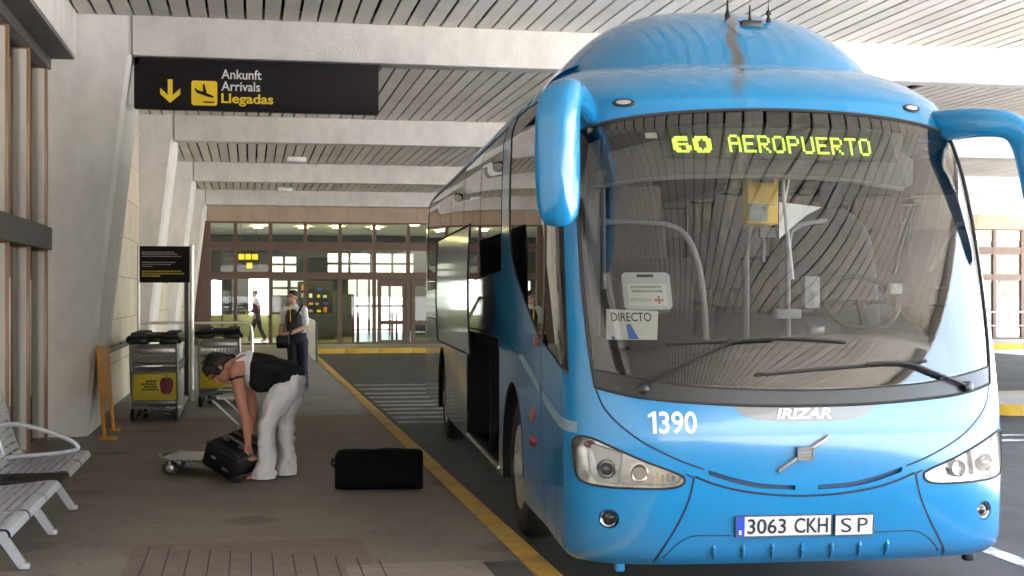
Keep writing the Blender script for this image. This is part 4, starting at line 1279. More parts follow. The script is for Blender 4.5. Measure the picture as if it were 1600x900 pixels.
i_ = MB(); i_.box(-1.05, 1.05, 1.3, 11.6, 3.0, 3.02); i_.box(-1.22, -1.19, 3.0, 11.6, 1.3, 1.92); i_.box(1.19, 1.22, 3.0, 11.6, 1.3, 1.92); i_.box(-1.2, 1.2, 11.6, 11.62, 1.3, 3.0)
i_.box(-1.15, -.85, 1.9, 11.6, 2.72, 2.98, bev=.05); i_.box(.85, 1.15, 1.9, 11.6, 2.72, 2.98, bev=.05)
i_.build('cabin_lining', m_cabin, coach)
d = MB()
def dash(a, b):
    u = -1.12 + 2.24 * a
    prof = [(.32, .95), (.30, 1.30), (.36, 1.44), (.50, 1.485), (.78, 1.45), (.92, 1.36), (.95, 1.0)]
    t = b * (len(prof) - 1); i = min(int(t), len(prof) - 2); f_ = t - i
    v = prof[i][0] * (1 - f_) + prof[i + 1][0] * f_; w = prof[i][1] * (1 - f_) + prof[i + 1][1] * f_
    bend = .30 * abs(u / 1.12) ** 2.6
    hump = .06 * math.exp(-((u - .62) / .3) ** 2) if 1.4 < w else 0
    return (u, v + bend, w + hump)
d.grid(dash, 40, 30); d.build('dashboard', m_dash, coach, angle=50)
def seat(u, v, name='passenger_seat'):
    s = MB()
    def bk(a, b):
        t = 2 * pi * a
        w = 1.72 + .80 * b
        hw = .225 * (1 - .12 * b) * (1 if b < .9 else (1 - ((b - .9) / .1) ** 2 * .35))
        c, q = cos(t), sin(t)
        return (u + hw * abs(c) ** .5 * (1 if c > 0 else -1), v + .12 * b + .06 * abs(q) ** .6 * (1 if q > 0 else -1), w)
    s.grid(bk, 24, 14); s.add([bk(k / 24, 1) for k in range(24)], [tuple(range(24))])
    s.box(u - .22, u + .22, v - .42, v + .06, 1.66, 1.80, bev=.04); s.box(u - .2, u + .2, v - .3, v, 1.36, 1.66)
    o = s.build(name, m_seat, coach)
    h = MB().box(u - .185, u + .185, v + .02, v + .045, 2.20, 2.50, bev=.03)
    h.build('headrest_cover', m_headrest, o)
    return o
for r in range(6):
    for u in (-.96, -.50, .50, .96):
        if r == 0 and u > 0: continue
        seat(u, 1.95 + r * .85)
s = MB()
def dseat(a, b):
    t = 2 * pi * a
    w = 1.30 + 1.02 * b
    hw = .33 * (1 - .25 * max(0, b - .35) ** 1.5) * math.sqrt(max(.0, 1 - (max(0, b - .62) / .40) ** 3.2))
    c, q = cos(t), sin(t)
    return (.70 + hw * abs(c) ** .6 * (1 if c > 0 else -1), 1.42 + .14 * b + .08 * abs(q) ** .6 * (1 if q > 0 else -1), w)
s.grid(dseat, 28, 22); s.box(.42, .98, .95, 1.45, 1.28, 1.42, bev=.05); s.box(.5, .9, 1.0, 1.4, .9, 1.28)
s.build('driver_seat', m_driver, coach)
s = MB(); t_ = [(.68 + .24 * cos(a), .92 + .20 * sin(a) * .55, 1.70 + .20 * sin(a) * .8) for a in np.linspace(0, 2 * pi, 32)[:-1]]
s.tube(t_, .016, 8, closed=True); s.tube([(.68, .92, 1.70), (.68, .80, 1.45)], .03, 8); s.tube([(.45, .92, 1.70), (.91, .92, 1.70)], .014, 6)
s.build('steering_wheel', m_dash, coach)
tm = MB().box(-.06, .135, .86, .98, 2.175, 2.51, bev=.012).build('ticket_machine', m_ticket, coach)
MB().box(-.035, .105, .85, .859, 2.43, 2.475).build('display', m_lens, tm)
MB().box(-.055, .06, .845, .859, 2.19, 2.30, bev=.004).build('reader', m_ticketgrey, tm)
MB().box(-.02, .04, .838, .845, 2.27, 2.28).box(.075, .11, .85, .859, 2.29, 2.30).build('slot', m_lens, tm)
MB().tube([(-.02, .95, 2.18), (-.04, .95, 2.0), (-.04, .95, 1.4)], .018, 8).box(.03, .13, .9, .93, 2.10, 2.16).tube([(.06, .93, 2.12), (.06, .93, 1.95)], .012, 6).build('stand', m_greypole, tm)
rail_ = [(-1.02, 1.25, 2.20), (-.75, 1.22, 2.205), (-.50, 1.2, 2.19), (-.36, 1.2, 2.12), (-.28, 1.2, 1.95), (-.24, 1.2, 1.70), (-.22, 1.2, 1.40)]
MB().tube(smooth_loop(rail_, 6, False), .02, 10).build('handrail', m_steel, coach)
MB().box(-1.02, -.30, 1.24, 1.26, 1.0, 1.98, bev=.01).build('modesty_panel', m_driver, coach)
MB().box(.22, .26, 1.1, 1.9, 1.0, 2.0).build('cab_partition', m_driver, coach)
MB().tube(smooth_loop([(.30, 1.15, 1.45), (.30, 1.15, 2.05), (.36, 1.15, 2.18), (.55, 1.15, 2.22)], 5, False), .016, 8).build('cab_rail', m_cabin_pale, coach)
MB().tube([(.07, .62, 2.60), (.10, .66, 2.30), (.165, .70, 1.84)], [.008, .012, .014], 8).build('whip_rod', m_pale, coach)
MB().tube([(.26, 1.0, 2.52), (.20, 1.0, 2.2)], .006, 6).build('cab_wire', m_pale, coach)
MB().add([(.22, 1.10, 2.10), (.22, 1.10, 2.33), (.50, 1.10, 2.30), (.40, 1.10, 2.25)], [(0, 1, 2, 3)]).build('paper_sheet', m_paper, coach, fix=False)
MB().box(.30, .40, .86, .92, 1.66, 1.86, bev=.01).box(.10, .26, .80, .86, 1.60, 1.66, bev=.008).box(.86, .95, .9, .95, 1.75, 1.82, bev=.01).build('cab_console', m_cabin_pale, coach)
MB().box(.28, .37, .70, .78, 1.495, 1.56, bev=.01).build('cab_screen', m_graphite, coach)
MB().box(-1.10, -1.02, .62, .72, 1.5, 2.72, bev=.02).tube([(-1.0, .66, 2.72), (-1.0, .62, 1.78)], .012, 8).lathe([(.05, 0), (.05, .03), (.001, .04)], Matrix.Translation((-1.02, .60, 2.42)) @ Matrix.Rotation(R(90), 4, 'X'), 18).build('door_post', m_cabin_pale, coach)
MB().box(.93, 1.0, .72, .90, 2.30, 2.34, bev=.01).tube([(1.05, .9, 2.32), (1.1, 1.2, 2.2), (1.15, 1.5, 1.9)], .02, 8).build('inner_mirror', m_black, coach)

# ---- loose things behind the glass
def in_coach(o): o.location = coach.location; o.rotation_euler = coach.rotation_euler; return o
card = skin_patch('destination_card', [(-.678, 1.503), (-.500, 1.503), (-.488, 1.66), (-.667, 1.672)], [], m_cardwhite, None, -.02, .03, .03)
tag(in_coach(card), 'white card reading DIRECTO behind the lower left of the coach windscreen', 'card')
o = text_on('lettering', 'DIRECTO', m_ink, card, F(-.017), -.652, -.514, 1.603, 1.652, bold=.012)
skin_patch('tail_fin', [(-.603, 1.588), (-.587, 1.588), (-.562, 1.506), (-.598, 1.506)], [], m_cardblue, card, -.017, .03, .03)
skin_patch('tail_fin', [(-.656, 1.506), (-.645, 1.506), (-.646, 1.520), (-.655, 1.523)], [], m_cardblue, card, -.017, .03, .03)
kit = MB()
def rrect(p0, p1, w0, w1, rp, rw): return [q for cx, cy, a0 in ((p1 - rp, w1 - rw, 0), (p0 + rp, w1 - rw, 90), (p0 + rp, w0 + rw, 180), (p1 - rp, w0 + rw, 270)) for q in [(cx + rp * cos(R(a0 + k * 15)), cy + rw * sin(R(a0 + k * 15))) for k in range(7)]]
case_l = rrect(-.603, -.436, 1.672, 1.878, .02, .025)
case = skin_patch('first_aid_case', case_l, [], m_pale, None, -.03, .03, .03)
tag(in_coach(case), 'pale grey first aid case with a red cross behind the coach windscreen', 'first aid case')
r = MB(); skin_rim(r, case_l, -.03, -.13); r.build('shell', m_pale, case)
skin_patch('handle_slot', rrect(-.55, -.492, 1.850, 1.866, .006, .006), [], m_ink, case, -.027, .02, .02)
lab = skin_patch('label', rrect(-.585, -.452, 1.69, 1.815, .006, .006), [], m_cardwhite, case, -.027, .03, .03)
text_on('label_lettering', 'BOTIQUIN', m_greyprint, lab, F(-.024), -.577, -.508, 1.712, 1.732)
r = MB()
rnd = random.Random(3)
for w0 in (1.795, 1.772):
    a = -.573
    while a < -.468:
        b_ = a + rnd.uniform(.004, .007); skin_strip(r, [(a, w0), (b_, w0)], rnd.uniform(.010, .016), -.024); a = b_ + .0025
r.build('label_print', m_greyprint, lab)
r = MB(); skin_strip(r, [(-.497, 1.722), (-.465, 1.722)], .014, -.024); skin_strip(r, [(-.481, 1.702), (-.481, 1.744)], .014, -.0235); r.build('label_cross', m_pink, lab)
# ================================================================== THINGS ON THE PAVEMENT
YAW = -R(CAM_YAW)
# ---- hanging sign under the first beam
sg = thing('arrivals_sign', (-1.29, 15.68, 3.72), 0, 'dark hanging sign with yellow arrow reading Ankunft, Arrivals, Llegadas', 'sign')
MB().box(0, 2.78, 0, .16, 0, .575, bev=.004).build('panel', m_sign, sg)
MB().box(-.01, 2.80, .03, .14, .577, .60).box(-.02, .06, .0, .15, .5, .62).box(2.72, 2.81, .03, .14, .56, .61).build('mounting_rail', m_black, sg)
fs_ = lambda a, b: (a, -.003, b)
for t, z0, z1, x1, m, bo in (('Ankunft', .357, .468, 1.425, m_signwhite, .014), ('Arrivals', .220, .331, 1.41, m_signwhite, .014), ('Llegadas', .045, .190, 1.56, m_signyellow, .024)):
    text_on('lettering', t, m, sg, fs_, .97, x1, z0, z1, bold=bo)
def flat(name, poly, m, parent, y=-.003):
    return MB().add([(a, y, b) for a, b in poly], [tuple(range(len(poly)))]).build(name, m, parent, smooth=False, fix=False)
ax, az = .40, .24
flat('arrow', [(ax - .028, .345), (ax - .028, .15), (ax - .09, .205), (ax - .115, .18), (ax - .115, .24 - .115), (ax, .06), (ax + .115, .125), (ax + .115, .18), (ax + .09, .205), (ax + .028, .15), (ax + .028, .345)][:0] or
     [(ax - .027, .335), (ax - .027, .155), (ax - .112, .235), (ax - .112, .165), (ax, .065), (ax + .112, .165), (ax + .112, .235), (ax + .027, .155), (ax + .027, .335)], m_signyellow, sg)
def rr(x0, x1, z0, z1, r, n=6): return [(cx + r * cos(R(a + k * 90 / n)), cz + r * sin(R(a + k * 90 / n))) for cx, cz, a in ((x1 - r, z1 - r, 0), (x0 + r, z1 - r, 90), (x0 + r, z0 + r, 180), (x1 - r, z0 + r, 270)) for k in range(n + 1)]
pic = flat('pictogram', rr(.635, .925, .045, .328, .03), m_signyellow, sg)
# landing aeroplane: fuselage nose down to the right, two wings, tail; ground bar
def pl_(pts): return [(.78 + (a - .5) * .28, .188 + (b - .5) * .28) for a, b in pts]
flat('aeroplane', pl_([(.10, .66), (.15, .70), (.22, .62), (.44, .56), (.44, .86), (.50, .88), (.60, .50), (.80, .42), (.88, .36), (.86, .31), (.60, .36), (.20, .50)]), m_sign, pic, -.005)
flat('ground_bar', pl_([(.46, .10), (.90, .10), (.90, .16), (.46, .16)]), m_sign, pic, -.005)

# ---- notice board on posts
nb = thing('notice_board', (-1.62, 20.5, 0), 0, 'black notice board with white and yellow small print on two posts', 'notice board')
MB().tube([(0, 0, 0), (0, 0, 2.33)], .022, 10).build('post', m_alu, nb); MB().tube([(.775, 0, 0), (.775, 0, 2.33)], .03, 10).build('post', m_alu, nb)
MB().box(.66, .72, .03, .09, 0, 1.8).build('back_post', m_black, nb)
pn = MB().box(.015, .74, -.02, .02, 1.77, 2.315, bev=.004).build('panel', m_board, nb)
rnd = random.Random(5)
def small_print(rows, name, m):
    q = MB()
    for z, x0, x1, h in rows:
        x = x0
        while x < x1 - .015:
            w_ = min(rnd.uniform(.018, .05), x1 - x)
            q.add([(x, -.023, z), (x + w_, -.023, z), (x + w_, -.023, z + h), (x, -.023, z + h)], [(0, 1, 2, 3)])
            x += w_ + .008
    q.build(name, m, pn, smooth=False, fix=False)
small_print([(2.215, .05, .52, .016), (2.185, .05, .56, .016), (2.155, .05, .64, .014), (2.065, .05, .55, .016), (2.035, .05, .48, .014), (2.005, .05, .22, .014)], 'white_print', m_ygrey)
small_print([(1.93, .05, .62, .02), (1.895, .05, .68, .02), (1.86, .05, .32, .02)], 'yellow_print', m_yletter)
# ---- rail of the trolley bay
tr_ = thing('bay_rail', (-1.65, 20.9, 0), 0, 'silver tube rail with a bent end behind the two trolley rows', 'rail')
MB().tube(smooth_loop([(0, 0, 1.16), (.8, 0, 1.16), (1.52, 0, 1.16), (1.62, 0, 1.14), (1.68, 0, 1.06), (1.69, 0, .6), (1.69, 0, 0)], 6, False), .022, 10).build('tube', m_alu, tr_)
MB().tube([(.75, .0, 0), (.75, 0, 1.15)], .025, 8).build('post', m_alu, tr_)

# ---- luggage trolleys: seen from the pushing end (local -y); the platform runs to +y
def make_trolley():
    t = thing('luggage_trolley', (0, 0, 0))
    f = MB()
    for sx in (-1, 1):
        f.tube(smooth_loop([(sx * .28, .62, .17), (sx * .28, .1, .15), (sx * .28, .03, .20), (sx * .285, -.03, .6), (sx * .28, -.09, 1.0)], 5, False), .016, 8)
        f.tube([(sx * .28, .03, .2), (sx * .27, .0, .10)], .014, 8)
        f.tube([(sx * .285, -.01, .5), (sx * .285, .22, .74)], .012, 6)
        f.tube(smooth_loop([(sx * .2, -.01, .24), (sx * .06, .04, .13), (sx * .18, .1, .08)], 4, False), .010, 6)
    for z, y in ((.20, .02), (.62, -.03), (.72, -.045), (.235, .0)): f.tube([(-.285, y, z), (.285, y, z)], .012, 8)
    f.tube([(-.28, .62, .17), (-.1, .72, .17), (.1, .72, .17), (.28, .62, .17)], .016, 8)
    f.build('frame', m_cart, t)
    MB().box(-.27, .27, .08, .66, .155, .17, bev=.004).build('platform', m_cart, t)
    h = MB()
    h.tube(smooth_loop([(-.31, -.04, 1.0), (-.29, -.12, 1.06), (-.12, -.14, 1.07), (.12, -.14, 1.07), (.29, -.12, 1.06), (.31, -.04, 1.0)], 4, False), .026, 8)
    h.box(-.30, -.07, -.13, .06, .97, 1.05, bev=.025); h.box(.07, .30, -.13, .06, .97, 1.05, bev=.025); h.box(-.06, .06, -.12, .0, 1.0, 1.04, bev=.01)
    for k in (-.2, .2): h.tube([(k - .10, .05, 1.04), (k - .08, .0, 1.10), (k + .08, .0, 1.10), (k + .10, .05, 1.04)], .018, 8)
    h.build('handle', m_plastic, t)
    b = MB()
    for z in (.76, .84, .92): b.tube([(-.27, -.06, z), (.27, -.06, z), (.27, .18, z), (-.27, .18, z)], .006, 6, closed=True)
    for k in range(12): b.tube([(-.26 + k * .0473, -.06, .92), (-.26 + k * .0473, -.06, .75), (-.26 + k * .0473, .18, .75)], .004, 5)
    b.box(-.27, .27, -.066, -.058, .85, .925, bev=.002)
    b.build('basket', m_cart, t)
    ad = MB().box(-.262, .262, -.035, -.02, .27, .60, bev=.004).build('advert_panel', m_adyellow, t)
    q = MB()
    r_ = random.Random(2)
    for z, x0, x1 in ((.50, -.10, .04), (.465, -.16, .03), (.43, -.13, .04), (.395, -.15, .02)):
        x = x0
        while x < x1:
            w_ = r_.uniform(.02, .04); q.add([(x, -.037, z), (x + w_, -.037, z), (x + w_, -.037, z + .018), (x, -.037, z + .018)], [(0, 1, 2, 3)]); x += w_ + .006
    q.build('small_print', m_ink, ad, smooth=False, fix=False)
    fr = smooth_loop([(.150, .535), (.185, .555), (.225, .525), (.235, .46), (.215, .38), (.18, .345), (.15, .355), (.12, .345), (.085, .38), (.07, .46), (.08, .525), (.12, .555)], 4)
    flat('fruit', fr, m_fruit, ad, -.038)
    MB().tube([(.150, -.04, .535), (.158, -.042, .585)], .005, 5).build('stalk', m_hair, ad)
    MB().box(-.27, .27, -.032, -.02, .205, .262, bev=.003).build('lower_panel', m_graphite, t)
    for x, y, r in ((-.27, .03, .085), (.27, .03, .085), (-.2, .60, .07), (.2, .60, .07)):
        wl = MB().lathe([(r * .5, -.022), (r * .92, -.02), (r, -.008), (r, .008), (r * .92, .02), (r * .5, .022)], Matrix.Translation((x, y, r)) @ Matrix.Rotation(R(90), 4, 'Y'), 22).build('wheel', m_rubber, t)
        MB().lathe([(r * .5, -.026), (r * .12, -.03), (r * .12, .03), (r * .5, .026)], Matrix.Translation((x, y, r)) @ Matrix.Rotation(R(90), 4, 'Y'), 16).box(x - .03, x + .03, y - .01, y + .01, r, .17).build('hub', m_cart, wl)
    return t
tro = make_trolley()
WORDS = ['frontmost', 'second', 'third', 'fourth', 'rearmost']
def place_trolley(o, x, y, rz, label, grp=None):
    o.location = (x, y, 0); o.rotation_euler = (0, 0, rz); tag(o, label, 'luggage trolley', grp)
for row, (x0, y0, w_) in enumerate(((-1.17, 17.25, 'left'), (-.42, 19.3, 'right'))):
    for k in range(5):
        o = tro if (row == 0 and k == 0) else copy_tree(tro)
        extra = [' with yellow fruit advert facing the camera', ' nested behind the front one', ' nested in the middle of the row', ' nested deep in the row', ' next to the silver rail'][k]
        place_trolley(o, x0 - .0 * k, y0 + k * .29, R(-5 + 1.3 * (k % 3)), '%s luggage trolley of the %s row%s' % (WORDS[k], w_, extra), 'nested luggage trolleys')
o = copy_tree(tro)
place_trolley(o, -.07, 12.25, R(84), 'single luggage trolley standing behind the bending woman and her suitcase', 'loose luggage trolley')
o.scale = (1, 1, .9)
for ch in list(o.children):                 # this one carries no advert
    if ch.name.split('.')[0] == 'advert_panel':
        for g in list(ch.children): bpy.data.objects.remove(g)
        bpy.data.objects.remove(ch)

# ---- orange folding board beside the first pier
ob = thing('orange_board', (-1.56, 15.2, 0), 0, 'orange upright board on legs leaning by the nearest concrete pier', 'board')
b = MB(); lean = lambda z: -.07 * z
for y0, y1 in ((0, .9),):
    z0, z1 = .44, 1.03
    vs = [(lean(z) + dx, y, z) for dx in (-.012, .012) for (y, z) in ((y0, z0 + .02), (y1, z0), (y1, z1 - .03), (y0, z1))]
    b.add(vs, [(0, 1, 2, 3), (7, 6, 5, 4), (0, 4, 5, 1), (1, 5, 6, 2), (2, 6, 7, 3), (3, 7, 4, 0)])
b.build('panel', m_orange, ob)
MB().tube([(0, -.015, .02), (lean(.6), -.015, .6), (lean(1.04), -.015, 1.04)], .02, 8).tube([(0, .91, .02), (lean(.9), .91, .98)], .02, 8).box(lean(.44) - .02, lean(.44) + .02, 0, .9, .41, .45, bev=.005).build('leg', m_orange, ob)
MB().box(-.06, .13, -.04, .01, 0, .035, bev=.008).build('foot', m_orange, ob); MB().box(-.05, .08, .89, .93, 0, .035, bev=.008).build('foot', m_orange, ob)

# ---- bench of four grey perforated seats round a black table top
be = thing('bench_seat', (-1.18, 8.9, 0), 0, 'light grey metal bench with slotted seats and a black table panel', 'bench')
prof = [(0.01, .385), (0, .42), (-.05, .428), (-.20, .415), (-.36, .402), (-.44, .41), (-.49, .45), (-.525, .53), (-.555, .64), (-.585, .76), (-.62, .88), (-.64, .90)]
pf = smooth_loop(prof, 6, False)
def seat_shell(y0, y1):
    s = MB()
    L = len(pf)
    acc = [0]
    for a, b in zip(pf, pf[1:]): acc.append(acc[-1] + math.hypot(b[0] - a[0], b[1] - a[1]))
    tot = acc[-1]
    P = lambda t: (float(np.interp(t, acc, [q[0] for q in pf])), float(np.interp(t, acc, [q[1] for q in pf])))
    def strip(t0, t1, ya, yb, n=3):
        top, bt = [], []
        for i in range(n + 1):
            t = t0 + (t1 - t0) * i / n; a = P(t); a0 = P(max(0, t - .01)); a1 = P(min(tot, t + .01))
            dx, dz = a1[0] - a0[0], a1[1] - a0[1]; l = math.hypot(dx, dz) or 1; nx, nz = dz / l, -dx / l
            top.append((a[0] + nx * .002, a[1] + nz * .002)); bt.append((a[0] - nx * .011, a[1] - nz * .011))
        s.prism(top + bt[::-1], lambda a, b, d: (a, d, b), ya, yb)
    for ya, yb in ((y0, y0 + .035), (y1 - .035, y1), ((y0 + y1) / 2 - .02, (y0 + y1) / 2 + .02)): strip(0, tot, ya, yb, 40)
    strip(0, .10, y0, y1, 5); strip(tot - .06, tot, y0, y1, 4)
    t = .118
    while t < tot - .09:
        strip(t, t + .042, y0, y1, 2); t += .056
    return s
for y0 in (.32, .93, -.70, -1.29, -1.90): seat_shell(y0, y0 + .57).build('seat', m_bench, be)
MB().box(-.62, .0, -.11, .29, .395, .425, bev=.008).build('table_top', m_board, be)
MB().box(-.36, -.28, -2.2, 1.52, .30, .37, bev=.01).build('beam', m_plastic, be)
def loop_arm(y):
    return MB().tube(smooth_loop([(-.50, y, .44), (-.47, y, .46), (-.22, y, .475), (-.03, y, .50), (-.02, y, .54), (-.12, y, .60), (-.36, y, .68), (-.50, y, .69), (-.545, y, .66), (-.53, y, .55)], 6), (.016), 8, closed=True)
for y in (1.52, .30, -.12): 
    if y > 1: loop_arm(y - .62).build('armrest', m_bench, be)
for y in (1.40, .36, -.77, -1.85):
    l = MB()
    l.prism([(-.33, .31), (-.29, .345), (-.10, .05), (-.085, .0), (-.125, .0)], lambda a, b, d: (a, d, b), y - .02, y + .02)
    l.prism([(-.33, .31), (-.37, .345), (-.56, .05), (-.575, .0), (-.535, .0)], lambda a, b, d: (a, d, b), y - .02, y + .02)
    l.box(-.128, -.072, y - .03, y + .03, 0, .04, bev=.012)
    lo = l.build('leg', m_bench, be)
    MB().box(-.126, -.074, y - .028, y + .028, -.002, .008).build('foot_pad', m_rubber, lo)

# ---- black holdall on the pavement
hb = thing('holdall_bag', (1.05, 10.98, 0), R(-9), 'plain black holdall lying on the pavement near the yellow kerb', 'bag')
def hold(a, b):
    t = 2 * pi * b
    x = -.355 + .71 * a
    e = max(0, 1 - (abs(2 * a - 1)) ** 9) ** .5
    c, s_ = cos(t), sin(t)
    ry, rz = .17, .165
    yy = ry * abs(c) ** .62 * (1 if c > 0 else -1); zz = rz * abs(s_) ** .62 * (1 if s_ > 0 else -1)
    k = .80 + .20 * e
    sag = .005 * sin(9 * x + 1) + .003 * sin(21 * x) * (s_ > .2) - .012 * (s_ > 0) * cos(4 * x)
    return (x * (1 + .0 * s_), yy * k, .166 + zz * (k if s_ > 0 else 1) + sag * (s_ > 0))
h = MB().grid(hold, 44, 32)
for a in (0, 1): h.add([hold(a, k / 32) for k in range(32)], [tuple(range(32))])
ho = h.build('shell', m_bagblack, hb, angle=60)
MB().tube(smooth_loop([(-.36, .0, .22), (-.385, .0, .24), (-.39, .0, .20), (-.36, 0, .17)], 4, False), .010, 6).build('end_loop', m_caseblack, hb)
MB().tube(smooth_loop([(-.14, -.168, .16), (-.135, -.172, .26), (-.10, -.150, .318), (.10, -.150, .316), (.135, -.172, .26), (.14, -.168, .16)], 5, False), .006, 6).build('carry_handle', m_bagblack, hb)

# ================================================================== PEOPLE
def hull_into(dst, ells):
    b = bmesh.new()
    for c, r in ells:
        r = (r, r, r) if isinstance(r, (int, float)) else r
        bmesh.ops.create_uvsphere(b, u_segments=14, v_segments=9, radius=1, matrix=Matrix.Translation(c) @ Matrix.Diagonal((*r, 1)))
    res = bmesh.ops.convex_hull(b, input=b.verts[:])
    dead = [g for g in res['geom_interior'] + res['geom_unused'] if isinstance(g, bmesh.types.BMVert)]
    bmesh.ops.delete(b, geom=list(set(dead)), context='VERTS')
    loose = [v for v in b.verts if not v.link_faces]
    if loose: bmesh.ops.delete(b, geom=loose, context='VERTS')
    dst.bm(b)
def blob(name, chains, m, parent, voxel=.008, sm=4, ells=(), noise=None, floor=None):
    """one continuous skin grown over chains of (x, y, z, radius) and tilted ellipsoids (centre, radii, matrix)"""
    d = MB()
    for ch in chains:
        for a, b in zip(ch, ch[1:]): hull_into(d, [(a[:3], a[3]), (b[:3], b[3])])
    for c, r, Mx in ells:
        b = bmesh.new()
        bmesh.ops.create_uvsphere(b, u_segments=20, v_segments=14, radius=1, matrix=Matrix.Translation(c) @ Mx.to_4x4() @ Matrix.Diagonal((*r, 1)))
        d.bm(b)
    o = d.build(name, m, None)
    r = o.modifiers.new('r', 'REMESH'); r.mode = 'VOXEL'; r.voxel_size = voxel; r.use_smooth_shade = True
    s = o.modifiers.new('s', 'SMOOTH'); s.iterations = sm; s.factor = .5
    dg = bpy.context.evaluated_depsgraph_get()
    me = bpy.data.meshes.new_from_object(o.evaluated_get(dg))
    old = o.data
    o.modifiers.clear(); o.data = me; bpy.data.meshes.remove(old)
    if noise:
        amp, freq = noise
        from mathutils import noise as nz
        for v in me.vertices:
            v.co += v.normal * (amp * nz.noise(Vector(v.co) * freq) + amp * .45 * nz.noise(Vector((v.co.x, v.co.y, v.co.z * .6)) * freq * 2.7))
    if floor is not None:
        for v in me.vertices: v.co.z = max(v.co.z, floor)
    me.materials.clear(); me.materials.append(m)
    me.polygons.foreach_set('use_smooth', [True] * len(me.polygons))
    o.parent = parent
    return o
def axes(up, face):
    u = Vector(up).normalized(); f = Vector(face); f = (f - u * f.dot(u)).normalized()
    return Matrix((f, u.cross(f), u)).transposed()          # local x = face, z = crown
def head_parts(c, up, face, s=1.0):
    """ellipsoids of a head (skull, jaw, nose, ears, brow) in its own axes"""
    A = axes(up, face); c = Vector(c)
    T = lambda x, y, z: c + A @ Vector((x * s, y * s, z * s))
    out = [(T(-.008, 0, .03), (.097 * s, .077 * s, .095 * s), A), (T(.02, 0, -.045), (.068 * s, .06 * s, .075 * s), A), (T(.055, 0, -.085), (.028 * s, .03 * s, .025 * s), A),
           (T(.097, 0, -.018), (.018 * s, .012 * s, .024 * s), A), (T(.088, 0, -.062), (.010 * s, .024 * s, .009 * s), A), (T(.08, 0, .03), (.015 * s, .05 * s, .012 * s), A)]
    for q in (-1, 1): out.append((T(-.005, q * .078, -.005), (.02 * s, .010 * s, .032 * s), A))
    return out, T, A
def hand(chains, w, d, side, curl, m=1.0):
    """palm and five fingers: w wrist, d pointing direction, side thumb direction, curl the direction the fingers bend to"""
    w, d, t, k = Vector(w), Vector(d).normalized(), Vector(side).normalized(), Vector(curl).normalized()
    P = lambda a, b, c: tuple(w + d * a * m + t * b * m + k * c * m)
    for b in (-.03, -.01, .01, .03): chains.append([(*P(.0, b * .6, 0), .016 * m), (*P(.085, b, .005), .013 * m)])
    for b, ln in ((-.034, .06), (-.011, .078), (.012, .083), (.034, .075)):
        chains.append([(*P(.085, b, .005), .0105 * m), (*P(.085 + ln * .45, b, .015), .0095 * m), (*P(.085 + ln * .75, b, .045), .0088 * m), (*P(.085 + ln * .55, b, .068), .008 * m)])
    chains.append([(*P(.025, .03, .005), .015 * m), (*P(.06, .06, .02), .0115 * m), (*P(.085, .055, .05), .010 * m)])

# ---- woman bending over her suitcase (local x to the right of the picture, y away, z up)
wo = thing('person', (.22, 11.75, 0), YAW, 'woman in black top and white trousers bending over a suitcase', 'person')
ch = [[(.13, 0, .86, (.07, .10, .06)), (.03, 0, .90, (.08, .12, .09)), (-.16, 0, .925, (.11, .14, .14)), (-.29, 0, .99, (.07, .15, .08))],
      [(-.29, -.13, .95, .065), (-.29, .13, 1.03, .065)],
      [(-.30, 0, .99, .068), (-.42, 0, .965, .058)],
      [(-.31, -.15, .935, .062), (-.265, -.215, .76, .052), (-.225, -.25, .60, .041), (-.20, -.25, .50, .041), (-.19, -.245, .33, .028)],
      [(-.31, .15, 1.02, .062), (-.25, .20, .70, .045), (-.22, .17, .55, .041), (-.24, .12, .40, .028)],
      [(.11, -.07, .78, .06), (-.04, -.10, .47, .05), (-.045, -.10, .30, .045), (-.05, -.10, .09, .036), (-.06, -.10, .055, .04), (-.15, -.12, .035, (.045, .04, .026)), (-.20, -.125, .024, (.03, .036, .016))],
      [(.12, .07, .78, .06), (.075, .12, .47, .05), (.08, .13, .30, .045), (.10, .14, .09, .036), (.10, .14, .055, .04), (.0, .12, .035, (.045, .04, .026)), (-.04, .115, .024, (.03, .036, .016))]]
for k in range(5): ch.append([(-.19, -.155 + k * .016, .024, .010), (-.215 + abs(k - 1) * .004, -.157 + k * .016, .016, .009 if k else .012)])
hand(ch, (-.19, -.245, .33), (.05, .0, -1), (-.5, -.75, 0), (.75, .6, -.1))
hand(ch, (-.24, .12, .40), (.1, -.1, -1), (-.6, .6, 0), (.6, .5, -.2))
he, T, A = head_parts((-.485, 0, .945), (-.80, .0, .42), (-.40, -.30, -.86))
blob('body', ch, m_skin, wo, .0065, 4, he)
hA = A
hair = [(T(-.03, 0, .045), (.105, .098, .108), A), (T(-.085, 0, .0), (.06, .08, .085), A), (T(.035, 0, .095), (.06, .075, .04), A), (T(-.115, .0, -.035), (.05, .055, .05), A), (T(.03, .07, .03), (.05, .03, .07), A), (T(.03, -.066, .05), (.05, .03, .05), A)]
blob('hair', [[(*T(.03, .075, .05), .03), (*T(.075, .06, .08), .022), (*T(.10, .05, .05), .014)]], m_hair, wo, .008, 3, hair, noise=(.012, 28))
for q in (-1, 1):
    MB().lathe([(.012, -.004), (.010, .004), (.001, .006)], Matrix.Translation(T(.083, q * .033, .008)) @ (A @ Matrix.Rotation(R(90), 3, 'Y')).to_4x4(), 12).build('eye', m_ink, wo)
blob('black_top', [[(.165, 0, .885, (.085, .162, .10)), (.10, 0, .905, (.10, .165, .125)), (.0, 0, .905, (.11, .162, .150)), (-.13, 0, .915, (.10, .168, .178)), (-.185, 0, .93, (.06, .160, .165))]], m_blacktop, wo, .009, 4, noise=(.011, 9))
